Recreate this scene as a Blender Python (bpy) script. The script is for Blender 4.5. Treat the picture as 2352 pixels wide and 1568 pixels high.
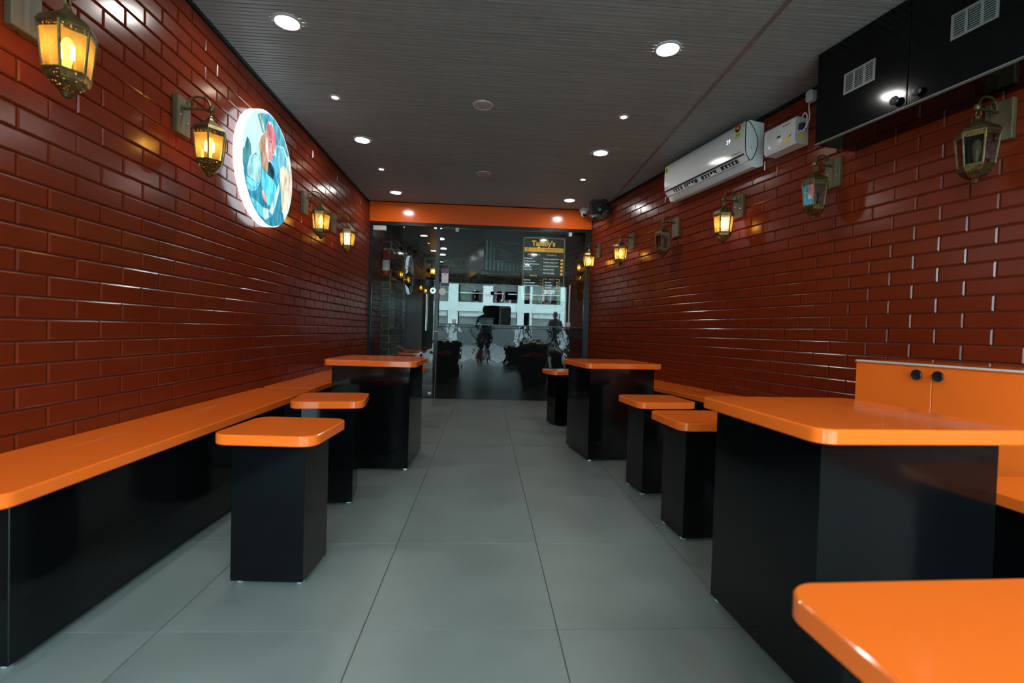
import bpy, bmesh, math, random
from mathutils import Vector, Matrix
random.seed(7)
for o in list(bpy.data.objects): bpy.data.objects.remove(o)
SC = bpy.context.scene
COL = SC.collection
PI = math.pi
# ------------------------------------------------------------------ camera
F_PX, YAW, PITCH, ROLL, CAM_H = 1097.35, 0.0575, 0.0220, -0.0288, 0.926
def cam_axes():
    cy, sy, cp, sp, cr, sr = math.cos(YAW), math.sin(YAW), math.cos(PITCH), math.sin(PITCH), math.cos(ROLL), math.sin(ROLL)
    f = Vector((sy*cp, cy*cp, -sp)); r0 = Vector((cy, -sy, 0)); u0 = r0.cross(f)
    return cr*r0 - sr*u0, sr*r0 + cr*u0, f
R_, U_, F_ = cam_axes()
cd = bpy.data.cameras.new('camera'); cam = bpy.data.objects.new('camera', cd); COL.objects.link(cam)
cd.sensor_width = 36.0; cd.lens = 36.0*F_PX/2352.0; cd.clip_start = 0.02; cd.clip_end = 300
cam.matrix_world = Matrix(((R_.x, U_.x, -F_.x, 0), (R_.y, U_.y, -F_.y, 0), (R_.z, U_.z, -F_.z, CAM_H), (0, 0, 0, 1)))
cd.dof.use_dof = True; cd.dof.focus_distance = 4.6; cd.dof.aperture_fstop = 2.8
SC.camera = cam
def project(p):
    d = Vector(p) - Vector((0, 0, CAM_H)); z = d.dot(F_)
    if z < .05: return None
    return 1176+F_PX*d.dot(R_)/z, 784-F_PX*d.dot(U_)/z
# ------------------------------------------------------------------ world, daylight, exposure
SKY = 25.0
w = bpy.data.worlds.new('World'); SC.world = w; w.use_nodes = True
bg = w.node_tree.nodes['Background']; bg.inputs[0].default_value = (0.67, 0.95, 1.0, 1); bg.inputs[1].default_value = SKY
LAMP = 155.0         # downlight lens radiance
SIGN = 1.5          # light box radiance
SC.view_settings.view_transform = 'Standard'; SC.view_settings.look = 'None'
SC.view_settings.exposure = 0.0; SC.view_settings.gamma = 1.0; SC.view_settings.use_curve_mapping = False
pl = bpy.data.lights.new('shop_front_portal', 'AREA'); pl.shape = 'RECTANGLE'; pl.size = 4.6; pl.size_y = 2.4
pl.cycles.is_portal = True
po = bpy.data.objects.new('shop_front_portal', pl); COL.objects.link(po)
po.location = (0.75, -1.45, 1.16); po.rotation_euler = (PI/2, 0, 0)      # faces into the shop
# ------------------------------------------------------------------ room numbers (metres)
XL = -1.546                                   # left wall face
WR, SA = 2.7247, 0.2070                       # right wall face: X = WR - SA*Y
CA = 1/math.hypot(1, SA)
DR = Vector((-SA*CA, CA, 0)); NR = Vector((CA, SA*CA, 0)); RANG = math.atan2(DR.y, DR.x)
CEIL = 2.558
YB = 6.363; SB = 0.0                       # plane of the glass partition: Y = YB + SB*X
YK = 11.0                                     # kitchen back wall
YF = -1.5                                     # shop front opening
def xr(y): return WR - SA*y
def RW(s, off, z): return Vector((WR, 0, 0)) + DR*s - NR*off + Vector((0, 0, z))
# ------------------------------------------------------------------ materials
def nodes(m):
    m.use_nodes = True; nt = m.node_tree; nt.nodes.clear(); return nt, nt.nodes, nt.links
def mat(name, col, rough=.5, metal=0, var=0, scale=(4, 4, 4), bump=0, bscale=None, coat=0, rvar=0, spec=.5, trans=0):
    m = bpy.data.materials.new(name); nt, N, K = nodes(m)
    out = N.new('ShaderNodeOutputMaterial'); b = N.new('ShaderNodeBsdfPrincipled')
    b.inputs['Base Color'].default_value = (*col, 1); b.inputs['Roughness'].default_value = rough
    b.inputs['Metallic'].default_value = metal; b.inputs['Coat Weight'].default_value = coat; b.inputs['Coat Roughness'].default_value = .06
    b.inputs['Specular IOR Level'].default_value = spec
    K.new(b.outputs[0], out.inputs[0])
    if var or bump or rvar:
        tc = N.new('ShaderNodeTexCoord'); mp = N.new('ShaderNodeMapping'); mp.inputs['Scale'].default_value = scale
        K.new(tc.outputs['Object'], mp.inputs[0])
        oi = N.new('ShaderNodeObjectInfo'); ad = N.new('ShaderNodeVectorMath'); ad.operation = 'ADD'
        ml = N.new('ShaderNodeVectorMath'); ml.operation = 'SCALE'; ml.inputs['Scale'].default_value = 40
        cmb = N.new('ShaderNodeCombineXYZ')
        for i in range(3): K.new(oi.outputs['Random'], cmb.inputs[i])
        K.new(cmb.outputs[0], ml.inputs[0]); K.new(mp.outputs[0], ad.inputs[0]); K.new(ml.outputs[0], ad.inputs[1])
        no = N.new('ShaderNodeTexNoise'); no.inputs['Scale'].default_value = 1; no.inputs['Detail'].default_value = 5
        K.new(ad.outputs[0], no.inputs[0])
        if var:
            cr = N.new('ShaderNodeValToRGB')
            cr.color_ramp.elements[0].position = .3; cr.color_ramp.elements[1].position = .7
            cr.color_ramp.elements[0].color = (*[c*(1-var) for c in col], 1); cr.color_ramp.elements[1].color = (*[min(1, c*(1+var)) for c in col], 1)
            K.new(no.outputs['Fac'], cr.inputs[0]); K.new(cr.outputs[0], b.inputs['Base Color'])
        if rvar:
            mr = N.new('ShaderNodeMapRange'); mr.inputs['From Min'].default_value = .3; mr.inputs['From Max'].default_value = .7
            mr.inputs['To Min'].default_value = max(0, rough-rvar); mr.inputs['To Max'].default_value = rough+rvar
            K.new(no.outputs['Fac'], mr.inputs[0]); K.new(mr.outputs[0], b.inputs['Roughness'])
        if bump:
            nb = no
            if bscale:
                nb = N.new('ShaderNodeTexNoise'); nb.inputs['Scale'].default_value = bscale; nb.inputs['Detail'].default_value = 2
                K.new(ad.outputs[0], nb.inputs[0])
            bp = N.new('ShaderNodeBump'); bp.inputs['Strength'].default_value = 1; bp.inputs['Distance'].default_value = bump
            K.new(nb.outputs['Fac'], bp.inputs['Height']); K.new(bp.outputs[0], b.inputs['Normal'])
    return m
def emit(name, col, s):
    m = bpy.data.materials.new(name); nt, N, K = nodes(m)
    out = N.new('ShaderNodeOutputMaterial'); e = N.new('ShaderNodeEmission')
    e.inputs[0].default_value = (*col, 1); e.inputs[1].default_value = s; K.new(e.outputs[0], out.inputs[0]); return m
def glass(name, tint, ior=1.5, rough=0.0, gl=(1, 1, 1), boost=0.0, milk=0.0):
    m = bpy.data.materials.new(name); nt, N, K = nodes(m)
    out = N.new('ShaderNodeOutputMaterial'); t = N.new('ShaderNodeBsdfTransparent'); g = N.new('ShaderNodeBsdfGlossy')
    t.inputs[0].default_value = (*tint, 1); g.inputs['Color'].default_value = (*gl, 1); g.inputs['Roughness'].default_value = rough
    fr = N.new('ShaderNodeFresnel'); fr.inputs[0].default_value = ior; mx = N.new('ShaderNodeMixShader')
    fac = fr.outputs[0]
    if boost:
        a = N.new('ShaderNodeMath'); a.operation = 'ADD'; a.inputs[1].default_value = boost; a.use_clamp = True
        K.new(fac, a.inputs[0]); fac = a.outputs[0]
    body = t.outputs[0]
    if milk:
        tr = N.new('ShaderNodeBsdfTranslucent'); tr.inputs[0].default_value = (*tint, 1); m2 = N.new('ShaderNodeMixShader'); m2.inputs[0].default_value = milk
        K.new(t.outputs[0], m2.inputs[1]); K.new(tr.outputs[0], m2.inputs[2]); body = m2.outputs[0]
    K.new(fac, mx.inputs[0]); K.new(body, mx.inputs[1]); K.new(g.outputs[0], mx.inputs[2]); K.new(mx.outputs[0], out.inputs[0])
    return m
def glazed(name, col, rough, cap, var=.08, scale=(9, 9, 9)):
    """dull body colour under a worn glaze whose grazing shine is capped"""
    m = mat(name, col, .6, var=var, scale=scale, spec=0.0); nt = m.node_tree; N, K = nt.nodes, nt.links
    b = [n for n in N if n.type == 'BSDF_PRINCIPLED'][0]; out = [n for n in N if n.type == 'OUTPUT_MATERIAL'][0]
    fr = N.new('ShaderNodeFresnel'); fr.inputs[0].default_value = 1.46; mn = N.new('ShaderNodeMath'); mn.operation = 'MINIMUM'; mn.inputs[1].default_value = cap
    g = N.new('ShaderNodeBsdfGlossy'); g.inputs['Roughness'].default_value = rough; mx = N.new('ShaderNodeMixShader')
    K.new(fr.outputs[0], mn.inputs[0]); K.new(mn.outputs[0], mx.inputs[0]); K.new(b.outputs[0], mx.inputs[1]); K.new(g.outputs[0], mx.inputs[2]); K.new(mx.outputs[0], out.inputs[0]); return m
def pierced(name, col):
    """brass sheet with small round punched holes"""
    m = mat(name, col, .38, .9, var=.45, scale=(60, 60, 60)); nt = m.node_tree; N, K = nt.nodes, nt.links
    b = [n for n in N if n.type == 'BSDF_PRINCIPLED'][0]
    tc = N.new('ShaderNodeTexCoord'); v = N.new('ShaderNodeTexVoronoi'); v.inputs['Scale'].default_value = 110; v.inputs['Randomness'].default_value = .55
    K.new(tc.outputs['Object'], v.inputs['Vector'])
    gt = N.new('ShaderNodeMath'); gt.operation = 'GREATER_THAN'; gt.inputs[1].default_value = .30
    K.new(v.outputs['Distance'], gt.inputs[0]); K.new(gt.outputs[0], b.inputs['Alpha']); return m
M = dict(
 brick=glazed('glazed red brick tile', (.150, .0185, .0050), .20, .105),
 grout=mat('red brown grout', (.060, .016, .009), .7),
 ktile=mat('dull black wall tile', (.010, .011, .012), .5, spec=.08),
 bricktrim=mat('black wall tile', (.010, .011, .012), .12, spec=.22),
 yellowgrout=mat('ochre grout', (.26, .205, .08), .8),
 orange=mat('orange laminate', (.98, .162, .017), .10, bump=.0005, scale=(5, 5, 5), bscale=1.3),
 fascia=mat('orange fascia board', (.80, .120, .010), .16, bump=.0003, scale=(3, 3, 3)),
 black=mat('black gloss laminate', (.0026, .0030, .0034), .10, bump=.0007, scale=(4, 4, 4), bscale=1.0, spec=.30),
 frame=mat('black painted frame', (.010, .012, .013), .22),
 counter=mat('black polished counter front', (.008, .009, .010), .03, bump=.0011, scale=(5, 5, 5), bscale=1.6, rvar=.02),
 tile=mat('grey matt floor tile', (.160, .177, .170), .36, var=.10, scale=(3.5, 3.5, 3.5), bump=.0003, rvar=.05),
 joint=mat('dark floor joint', (.05, .045, .04), .8),
 slat=mat('grey brown grooved wood', (.222, .218, .213), .50, var=.17, scale=(1.6, 60, 60)),
 groove=mat('dark groove backing', (.012, .011, .011), .8),
 seam=mat('brown seam strip', (.16, .12, .105), .5, var=.2, scale=(30, 3, 30)),
 white=mat('white plastic', (.58, .60, .61), .16),
 whitegloss=mat('white air conditioner shell', (.66, .69, .70), .14),
 whitematt=mat('white matt plastic', (.72, .72, .72), .45),
 lamp=emit('downlight lens', (1.0, .97, .90), LAMP),
 warmlamp=emit('warm spot lens', (1.0, .80, .58), LAMP*.8),
 ring=mat('grey white lamp ring', (.42, .40, .40), .4),
 speaker=mat('grey speaker mesh', (.36, .31, .32), .6),
 blackp=mat('black plastic', (.012, .012, .013), .30),
 chrome=mat('brushed steel', (.62, .62, .62), .22, 1),
 steel=mat('stainless hood steel', (.42, .41, .38), .26, 1, rvar=.06, scale=(2, 2, 30)),
 corr=mat('grey corrugated cladding', (.20, .215, .215), .30, .75),
 brass=mat('aged brass', (.135, .100, .042), .42, .85, var=.5, scale=(40, 40, 40)),
 pierced=pierced('pierced aged brass', (.15, .105, .038)),
 wood=mat('weathered greenish wood', (.085, .063, .030), .5, var=.45, scale=(45, 10, 4)),
 amber=glass('amber lantern glass', (.98, .74, .34), 1.5, 0.0, boost=.03, milk=.22),
 clearold=glass('smoky lantern glass', (.55, .53, .50), 1.5, 0.0, boost=.22),
 bulb=emit('glowing filament bulb', (1.0, .60, .16), 60.0),
 bulbglow=emit('glowing bulb envelope', (1.0, .62, .17), 5.0),
 bulboff=mat('unlit bulb glass', (.30, .27, .14), .08),
 glass=glass('partition glass', (.93, .975, .965), 1.52),
 film=mat('black door film', (.004, .005, .006), .08, spec=.3),
 clip=mat('grey glass clip', (.50, .50, .49), .4),
 vent=mat('grey vent plastic', (.17, .18, .18), .4),
 klamp=emit('kitchen downlight lens', (.96, 1.0, 1.0), 24.0),
 kback=mat('dark grey kitchen board', (.03, .033, .034), .6, spec=.15),
 kceil=mat('kitchen grey ceiling sheet', (.16, .18, .18), .38),
 red=mat('red extinguisher paint', (.42, .015, .015), .2),
 label=mat('white label', (.75, .75, .74), .5),
 blue=mat('blue print', (.03, .04, .22), .5),
 yellow=mat('yellow sticker', (.85, .70, .02), .5),
 stickred=mat('red print', (.55, .03, .02), .5),
 stickbuff=mat('pale yellow sticker', (.72, .66, .22), .5),
 green=mat('green print', (.02, .25, .10), .5),
 maroon=mat('dark maroon strip', (.05, .012, .012), .25),
 ink=mat('black ink', (.015, .015, .015), .5),
 digits=emit('lit display digits', (.85, .93, 1.0), 1.3),
 menu=mat('black menu board', (.020, .024, .026), .07, bump=.0016, scale=(4, 4, 4), bscale=1.2),
 gold=emit('lit gold print', (.95, .50, .04), .62),
 goldline=emit('lit gold line', (.85, .52, .12), .40),
 print_=emit('lit white print', (.8, .95, 1.0), .62),
 purple=mat('purple orange print', (.20, .06, .16), .5, var=.8, scale=(40, 40, 40)),
 foot=mat('pale blue plastic foot', (.55, .68, .80), .35),
 concrete=mat('street concrete', (.34, .35, .34), .8, var=.15, scale=(1, 1, 1)),
 road=mat('asphalt', (.13, .135, .14), .8, var=.2, scale=(2, 2, 2)),
 kerby=mat('yellow kerb paint', (.62, .42, .04), .6),
 facade=mat('white facade paint', (.50, .54, .54), .7),
 pane=mat('dark shop window', (.12, .14, .14), .12),
 shade=mat('shaded shop interior', (.13, .14, .135), .7),
 dark=mat('dark interior', (.02, .02, .02), .8, spec=0.0),
 navy=mat('dark navy cloth', (.010, .011, .016), .8),
 skin=mat('skin', (.22, .11, .07), .6),
 leaf=mat('palm leaf', (.05, .13, .035), .5, var=.3),
 pot=mat('clay pot', (.25, .09, .05), .7),
 pink=mat('pink cloth', (.50, .16, .30), .8), cream=mat('cream cloth', (.60, .55, .45), .8),
 apron=mat('orange apron cloth', (.62, .12, .02), .7),
 cable=mat('white cable', (.65, .65, .66), .4),
 mirrorish=mat('kitchen appliance grey', (.12, .125, .13), .3),
)
# ------------------------------------------------------------------ mesh helpers
class MB:
    def __init__(s): s.v = []; s.f = []
    def add(s, vs, fs):
        n = len(s.v); s.v += [tuple(v) for v in vs]; s.f += [[i+n for i in f] for f in fs]; return s
    def box(s, x0, x1, y0, y1, z0, z1):
        return s.add([(x, y, z) for z in (z0, z1) for y in (y0, y1) for x in (x0, x1)],
                     [(0, 2, 3, 1), (4, 5, 7, 6), (0, 1, 5, 4), (2, 6, 7, 3), (0, 4, 6, 2), (1, 3, 7, 5)])
    def levels(s, rings, caps=True):
        n = len(rings[0]); vs = [v for r in rings for v in r]; fs = []
        for k in range(len(rings)-1):
            for i in range(n):
                j = (i+1) % n; fs.append((k*n+i, k*n+j, (k+1)*n+j, (k+1)*n+i))
        if caps: fs += [tuple(range(n-1, -1, -1)), tuple(range((len(rings)-1)*n, len(rings)*n))]
        return s.add(vs, fs)
    def prism(s, pts, z0, z1): return s.levels([[(x, y, z0) for x, y in pts], [(x, y, z1) for x, y in pts]])
    def rslab(s, cx, cy, w, d, r, z0, z1, c=.003, n=6):
        rr = lambda i: [(x+cx, y+cy) for x, y in rrect(w-2*i, d-2*i, max(r-i, .0005), n)]
        return s.levels([[(x, y, z) for x, y in rr(i)] for i, z in ((c, z0), (0, z0+c), (0, z1-c), (c, z1))])
    def cbox(s, x0, x1, y0, y1, z0, z1, c=.002): return s.rslab((x0+x1)/2, (y0+y1)/2, x1-x0, y1-y0, c, z0, z1, c, 1)
    def lathe(s, prof, c=(0, 0, 0), n=24, ax='z', caps=True):
        rings = []
        for r, h in prof:
            ring = []
            for i in range(n):
                a = 2*PI*i/n; p, q = r*math.cos(a), r*math.sin(a)
                ring.append({'z': (c[0]+p, c[1]+q, c[2]+h), 'y': (c[0]-p, c[1]+h, c[2]+q), 'x': (c[0]+h, c[1]+p, c[2]+q)}[ax])
            rings.append(ring)
        return s.levels(rings, caps)
    def tube(s, pts, r, n=8, closed=False):
        pts = [Vector(p) for p in pts]; rings = []; up = None; m = len(pts)
        for i, p in enumerate(pts):
            a = pts[(i-1) % m] if (closed or i > 0) else p
            b = pts[(i+1) % m] if (closed or i < m-1) else p
            t = (b-a).normalized()
            if up is None: up = Vector((0, 0, 1)) if abs(t.z) < .9 else Vector((1, 0, 0))
            u = (up - t*up.dot(t)).normalized(); up = u; v = t.cross(u)
            rr = r[i] if isinstance(r, (list, tuple)) else r
            rings.append([p + u*rr*math.cos(2*PI*k/n) + v*rr*math.sin(2*PI*k/n) for k in range(n)])
        if closed: rings.append(rings[0])
        return s.levels(rings, not closed)
    def build(s, name, m, parent=None, smooth=False, kind=None, loc=None, rot=None):
        me = bpy.data.meshes.new(name); me.from_pydata(s.v, [], s.f); me.update()
        bm = bmesh.new(); bm.from_mesh(me); bmesh.ops.recalc_face_normals(bm, faces=bm.faces); bm.to_mesh(me); bm.free()
        if smooth:
            for p in me.polygons: p.use_smooth = True
            me.set_sharp_from_angle(angle=math.radians(38))
        me.materials.append(M[m] if isinstance(m, str) else m)
        return link(name, me, parent, kind, loc, rot)
def link(name, me, parent=None, kind=None, loc=None, rot=None):
    o = bpy.data.objects.new(name, me); COL.objects.link(o)
    if parent: o.parent = parent
    if kind: o['kind'] = kind
    if loc: o.location = loc
    if rot: o.rotation_euler = rot
    return o
def rrect(w, d, r, n=6):
    pts = []
    for k, (sx, sy) in enumerate(((1, 1), (-1, 1), (-1, -1), (1, -1))):
        for i in range(n+1):
            a = PI/2*k + PI/2*i/n
            pts.append((sx*(w/2-r)+r*math.cos(a), sy*(d/2-r)+r*math.sin(a)))
    return pts
def thing(name, label, cat, loc=(0, 0, 0), rz=0, group=None):
    o = bpy.data.objects.new(name, None); COL.objects.link(o); o.empty_display_size = .05
    o.location = loc; o.rotation_euler = (0, 0, rz); o['label'] = label; o['category'] = cat
    if group: o['group'] = group
    return o
def tag(o, label, cat, group=None):
    o['label'] = label; o['category'] = cat
    if group: o['group'] = group
    return o
def struct(o, label=None):
    o['kind'] = 'structure'
    if label: o['label'] = label
    return o
def copy_tree(o, parent=None):
    c = o.copy(); COL.objects.link(c); c.parent = parent
    for ch in list(o.children): copy_tree(ch, c)
    return c
def text_mb(body, size, fn, bold=0.0, align='LEFT', shear=0, sx=1.0):
    """flat lettering; fn maps (x, y) of the text plane to 3-D"""
    cu = bpy.data.curves.new('t', 'FONT'); cu.body = body; cu.size = size; cu.offset = bold; cu.align_x = align; cu.resolution_u = 2; cu.shear = shear
    o = bpy.data.objects.new('t', cu); COL.objects.link(o)
    dg = bpy.context.evaluated_depsgraph_get(); ev = o.evaluated_get(dg); me = ev.to_mesh()
    mb = MB(); mb.add([fn(v.co.x*sx, v.co.y) for v in me.vertices], [tuple(p.vertices) for p in me.polygons])
    ev.to_mesh_clear(); bpy.data.objects.remove(o); bpy.data.curves.remove(cu); return mb
def curve_plate(outers, holes, depth):
    """flat plate in XY with holes, extruded in z by depth; returns MB"""
    cu = bpy.data.curves.new('c', 'CURVE'); cu.dimensions = '2D'; cu.fill_mode = 'BOTH'; cu.extrude = depth/2
    for loop in outers+holes:
        sp = cu.splines.new('POLY'); sp.points.add(len(loop)-1); sp.use_cyclic_u = True
        for p, (x, y) in zip(sp.points, loop): p.co = (x, y, 0, 1)
    o = bpy.data.objects.new('c', cu); COL.objects.link(o)
    dg = bpy.context.evaluated_depsgraph_get(); ev = o.evaluated_get(dg); me = ev.to_mesh()
    mb = MB(); mb.add([tuple(v.co) for v in me.vertices], [tuple(p.vertices) for p in me.polygons])
    ev.to_mesh_clear(); bpy.data.objects.remove(o); bpy.data.curves.remove(cu); return mb
def clip_poly(pts, a, b, c):
    """keep a*x+b*y<=c"""
    out = []
    for i in range(len(pts)):
        p, q = pts[i], pts[(i+1) % len(pts)]; fp, fq = a*p[0]+b*p[1]-c, a*q[0]+b*q[1]-c
        if fp <= 0: out.append(p)
        if fp*fq < 0:
            t = fp/(fp-fq); out.append((p[0]+(q[0]-p[0])*t, p[1]+(q[1]-p[1])*t))
    return out
def area2(pts): return abs(sum(pts[i][0]*pts[(i+1) % len(pts)][1]-pts[(i+1) % len(pts)][0]*pts[i][1] for i in range(len(pts))))/2
# ================================================================== SETTING
# floor with tiles
floor = struct(MB().prism([(XL-.2, YF), (xr(YF)+.2, YF), (xr(YK)+.2, YK), (XL-.2, YK)], -.10, -.004).build('floor', 'joint'), 'grey tiled shop floor')
full = None
for i in range(-2, 6):
    for j in range(-5, 17):
        x0, y0 = -.3491+.6*i, 1.4589+.6*j
        pts = [(x0+.0016, y0+.0016), (x0+.5984, y0+.0016), (x0+.5984, y0+.5984), (x0+.0016, y0+.5984)]
        for cl in ((1, SA, WR-.001), (-1, 0, -XL-.001), (0, -1, -YF), (0, 1, YK)): pts = clip_poly(pts, *cl) if pts else pts
        if len(pts) < 3 or area2(pts) < .002: continue
        cut = abs(area2(pts)-.5968**2) > .001
        if cut or full is None:
            loc = [(x-x0, y-y0) for x, y in pts]
            t = MB().prism(loc, -.004, 0).build('tile', 'tile', floor, loc=(x0, y0, random.uniform(-.0004, 0)))
            if not cut: full = t.data
        else: link('tile', full, floor, loc=(x0, y0, random.uniform(-.0004, 0)))
# ceiling with narrow slats
ceil = struct(MB().prism([(XL-.2, YF-.3), (xr(YF-.3)+.2, YF-.3), (xr(YK)+.2, YK), (XL-.2, YK)], CEIL+.012, CEIL+.2).build('ceiling', 'groove'), 'ceiling of narrow grooved grey wood slats')
sl = MB(); y = YF
while y < 6.30:
    sl.box(XL+.012, xr(y+.03)-.012, y, y+.0232, CEIL, CEIL+.0115); y += .031
sl.build('slat_field', 'slat', ceil, kind='stuff')
MB().box(XL, xr(6.5), 6.44, YK, CEIL+.002, CEIL+.0115).build('ceiling_sheet', 'kceil', ceil)
sm = MB().add([(1.305, YF, CEIL-.001), (1.335, YF, CEIL-.001), (1.545, 6.33, CEIL-.001), (1.515, 6.33, CEIL-.001),
               (1.305, YF, CEIL+.004), (1.335, YF, CEIL+.004), (1.545, 6.33, CEIL+.004), (1.515, 6.33, CEIL+.004)],
              [(0, 3, 2, 1), (4, 5, 6, 7), (0, 1, 5, 4), (1, 2, 6, 5), (2, 3, 7, 6), (3, 0, 4, 7)])
struct(sm.build('trim_1', 'seam'), 'brown seam strip running along the ceiling')
# walls of glazed bricks
BL, BH = .2289, .0768
BLR = BL*math.hypot(1, SA)
def brick_mb(l, h):
    a, b = l/2-.0022, h/2-.0022; c = .0058
    rect = lambda u, v, y: [(-u, y, -v), (u, y, -v), (u, y, v), (-u, y, v)]
    return MB().levels([rect(a, b, 0), rect(a, b, .0045), rect(a-c, b-c, .0085)])
def brick_wall(wall, L, spots, matname, cut=300, nm='brick'):
    """spots: (loc, rz, projected area) ; the largest in view are parts of their own, the rest one field"""
    spots.sort(key=lambda t: -t[2]); me = None; rest = MB(); base = brick_mb(L, BH)
    for k, (loc, rz, ar) in enumerate(spots):
        e = (random.gauss(0, .0022), 0, rz+random.gauss(0, .0018))
        if k < cut and ar > 60:
            if me is None:
                o = base.build(nm, matname, wall, loc=loc, rot=e); me = o.data
            else: link(nm, me, wall, loc=loc, rot=e)
        else:
            mt = Matrix.Translation(loc) @ Matrix.Rotation(e[2], 4, 'Z') @ Matrix.Rotation(e[0], 4, 'X')
            rest.add([mt @ Vector(v) for v in base.v], base.f)
    if rest.v: rest.build(nm+'_field', matname, wall, kind='stuff')
def vis_area(p, tx, h, L, zmin):
    c = [project(Vector(p)+tx*sx*L/2+Vector((0, 0, sz*h/2))) for sx, sz in ((-1, -1), (1, -1), (1, 1), (-1, 1))]
    if any(q is None for q in c) or p[2] < zmin: return 0
    mx = sum(q[0] for q in c)/4; my = sum(q[1] for q in c)/4
    if not (-20 < mx < 2372 and -20 < my < 1588): return 0
    return area2(c)
RY = -PI/2
wl = struct(MB().box(XL-.25, XL, YF, YK+.2, -.1, CEIL+.012).build('wall_left', 'grout'), 'wall of glazed red brown brick tiles on the left')
sp = []
for k in range(33):
    z = (k+.5)*BH; ph = 0 if (k % 2 == 1) else .5    # row with top at k=12 rows: joints at 1.7759
    i0 = int((YF-1.7759)/BL)
    for i in range(i0, 30):
        yc = 1.7759+BL*(i+ph+.5)
        if yc > 7.17 or yc < 1.0: continue
        p = (XL, yc, z); sp.append((p, RY, vis_area(p, Vector((0, 1, 0)), BH, BL, .5) if yc < 6.2 else 0))
brick_wall(wl, BL, sp, 'brick')
MB().box(XL, XL+.012, YF, .885, 0, CEIL-.02).build('unseen_dark_cladding', 'dark', wl)  # unseen panel added so the glass mirrors a dark wall instead of daylit brick
wr = struct(MB().add([RW(s, o, z) for z in (-.1, CEIL+.012) for o in (0, -.25) for s in (YF/CA, YK/CA+.2)],
            [(0, 2, 3, 1), (4, 5, 7, 6), (0, 1, 5, 4), (2, 6, 7, 3), (0, 4, 6, 2), (1, 3, 7, 5)]).build('wall_right', 'grout'), 'wall of glazed red brown brick tiles on the right')
sp = []; s0 = 2.6104/CA
for k in range(33):
    z = (k+.5)*BH; ph = 0 if (k % 2 == 1) else .5
    for i in range(-18, 34):
        s = s0+BLR*(i+ph+.5)
        if s > 9.2 or s < YF/CA+.15: continue
        p = RW(s, 0, z); sp.append((tuple(p), RANG, vis_area(p, DR, BH, BLR, .47) if s < 6.4 else 0))
brick_wall(wr, BLR, sp, 'brick')
struct(MB().box(XL, XL+.014, YF, 6.33, 33*BH, CEIL+.006).build('trim_2', 'frame'), 'black shadow gap strip above the left brick wall')
o = MB().box(YF/CA, 6.5, 0, .014, 33*BH, CEIL+.006).build('trim_3', 'frame', loc=RW(0, 0, 0), rot=(0, 0, RANG)); struct(o, 'black shadow gap strip above the right brick wall')
# shop front behind the camera: header above the opening
struct(MB().box(XL-.25, xr(YF)+.3, YF-.25, YF, 2.30, 3.6).build('wall_front', 'facade'), 'header over the open shop front')
struct(MB().box(2.42, xr(YF)+.3, YF-.25, YF, -.012, 2.30).build('wall_front_pier', 'facade'), 'pier at the right end of the open shop front')
# partition: orange fascia, black frame, glass
BA = math.atan(SB)
def bp(x, off=0, z=0): return Vector((x, YB+SB*x+off, z))
fas = MB().box(XL+.002, 1.392, 0, .05, 2.311, CEIL+.004).build('trim_4', 'fascia', loc=(0, YB-.002, 0), rot=(0, 0, BA)); struct(fas, 'glossy orange fascia board across the room above the glass')
frm = MB()
frm.box(XL+.002, 1.392, .004, .05, 2.265, 2.311); frm.box(XL+.002, XL+.045, .004, .05, 0, 2.265); frm.box(1.318, 1.39, .004, .05, 0, 2.265)
fo = frm.build('trim_5', 'frame', loc=(0, YB, 0), rot=(0, 0, BA)); struct(fo, 'black frame around the glass partition')
MB().box(-.672, -.620, .004, .05, 0, 2.265).build('post', 'frame', fo)
# fixed glass over the counter, with service hatch and two speech holes
win = MB().box(-.615, 1.318, 0, .02, .992, 1.004).build('window_1', 'frame', loc=(0, YB+.014, 0), rot=(0, 0, BA)); struct(win, 'glass screen over the counter with a hatch and two round speech holes')
out = [(-.612, 1.004), (.022, 1.004), (.022, 1.225)] + [(.050+.028*math.cos(a), 1.228+.028*math.sin(a)) for a in [PI-PI/2*i/6 for i in range(7)]] + \
      [(.312+.028*math.cos(a), 1.228+.028*math.sin(a)) for a in [PI/2-PI/2*i/6 for i in range(7)]] + [(.340, 1.004), (1.316, 1.004), (1.316, 2.262), (-.612, 2.262)]
circ = lambda cx, cy, r, n=24: [(cx+r*math.cos(2*PI*i/n), cy+r*math.sin(2*PI*i/n)) for i in range(n)]
pn = curve_plate([out], [circ(.087, 1.421, .025), circ(.271, 1.416, .025)], .008)
pn.v = [(x, -z+.008, y) for x, y, z in pn.v]
pn.build('pane', 'glass', win)
for x in (-.40, 1.109): MB().cbox(x-.022, x+.022, -.006, .022, 2.215, 2.27, .003).build('clip', 'clip', win)
for x in (-.409, 1.118): MB().cbox(x-.026, x+.026, -.006, .022, 1.004, 1.060, .003).build('clip', 'clip', win)
MB().box(1.115, 1.135, .013, .02, 1.06, 1.565).build('edge_strip', 'clip', win)
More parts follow.
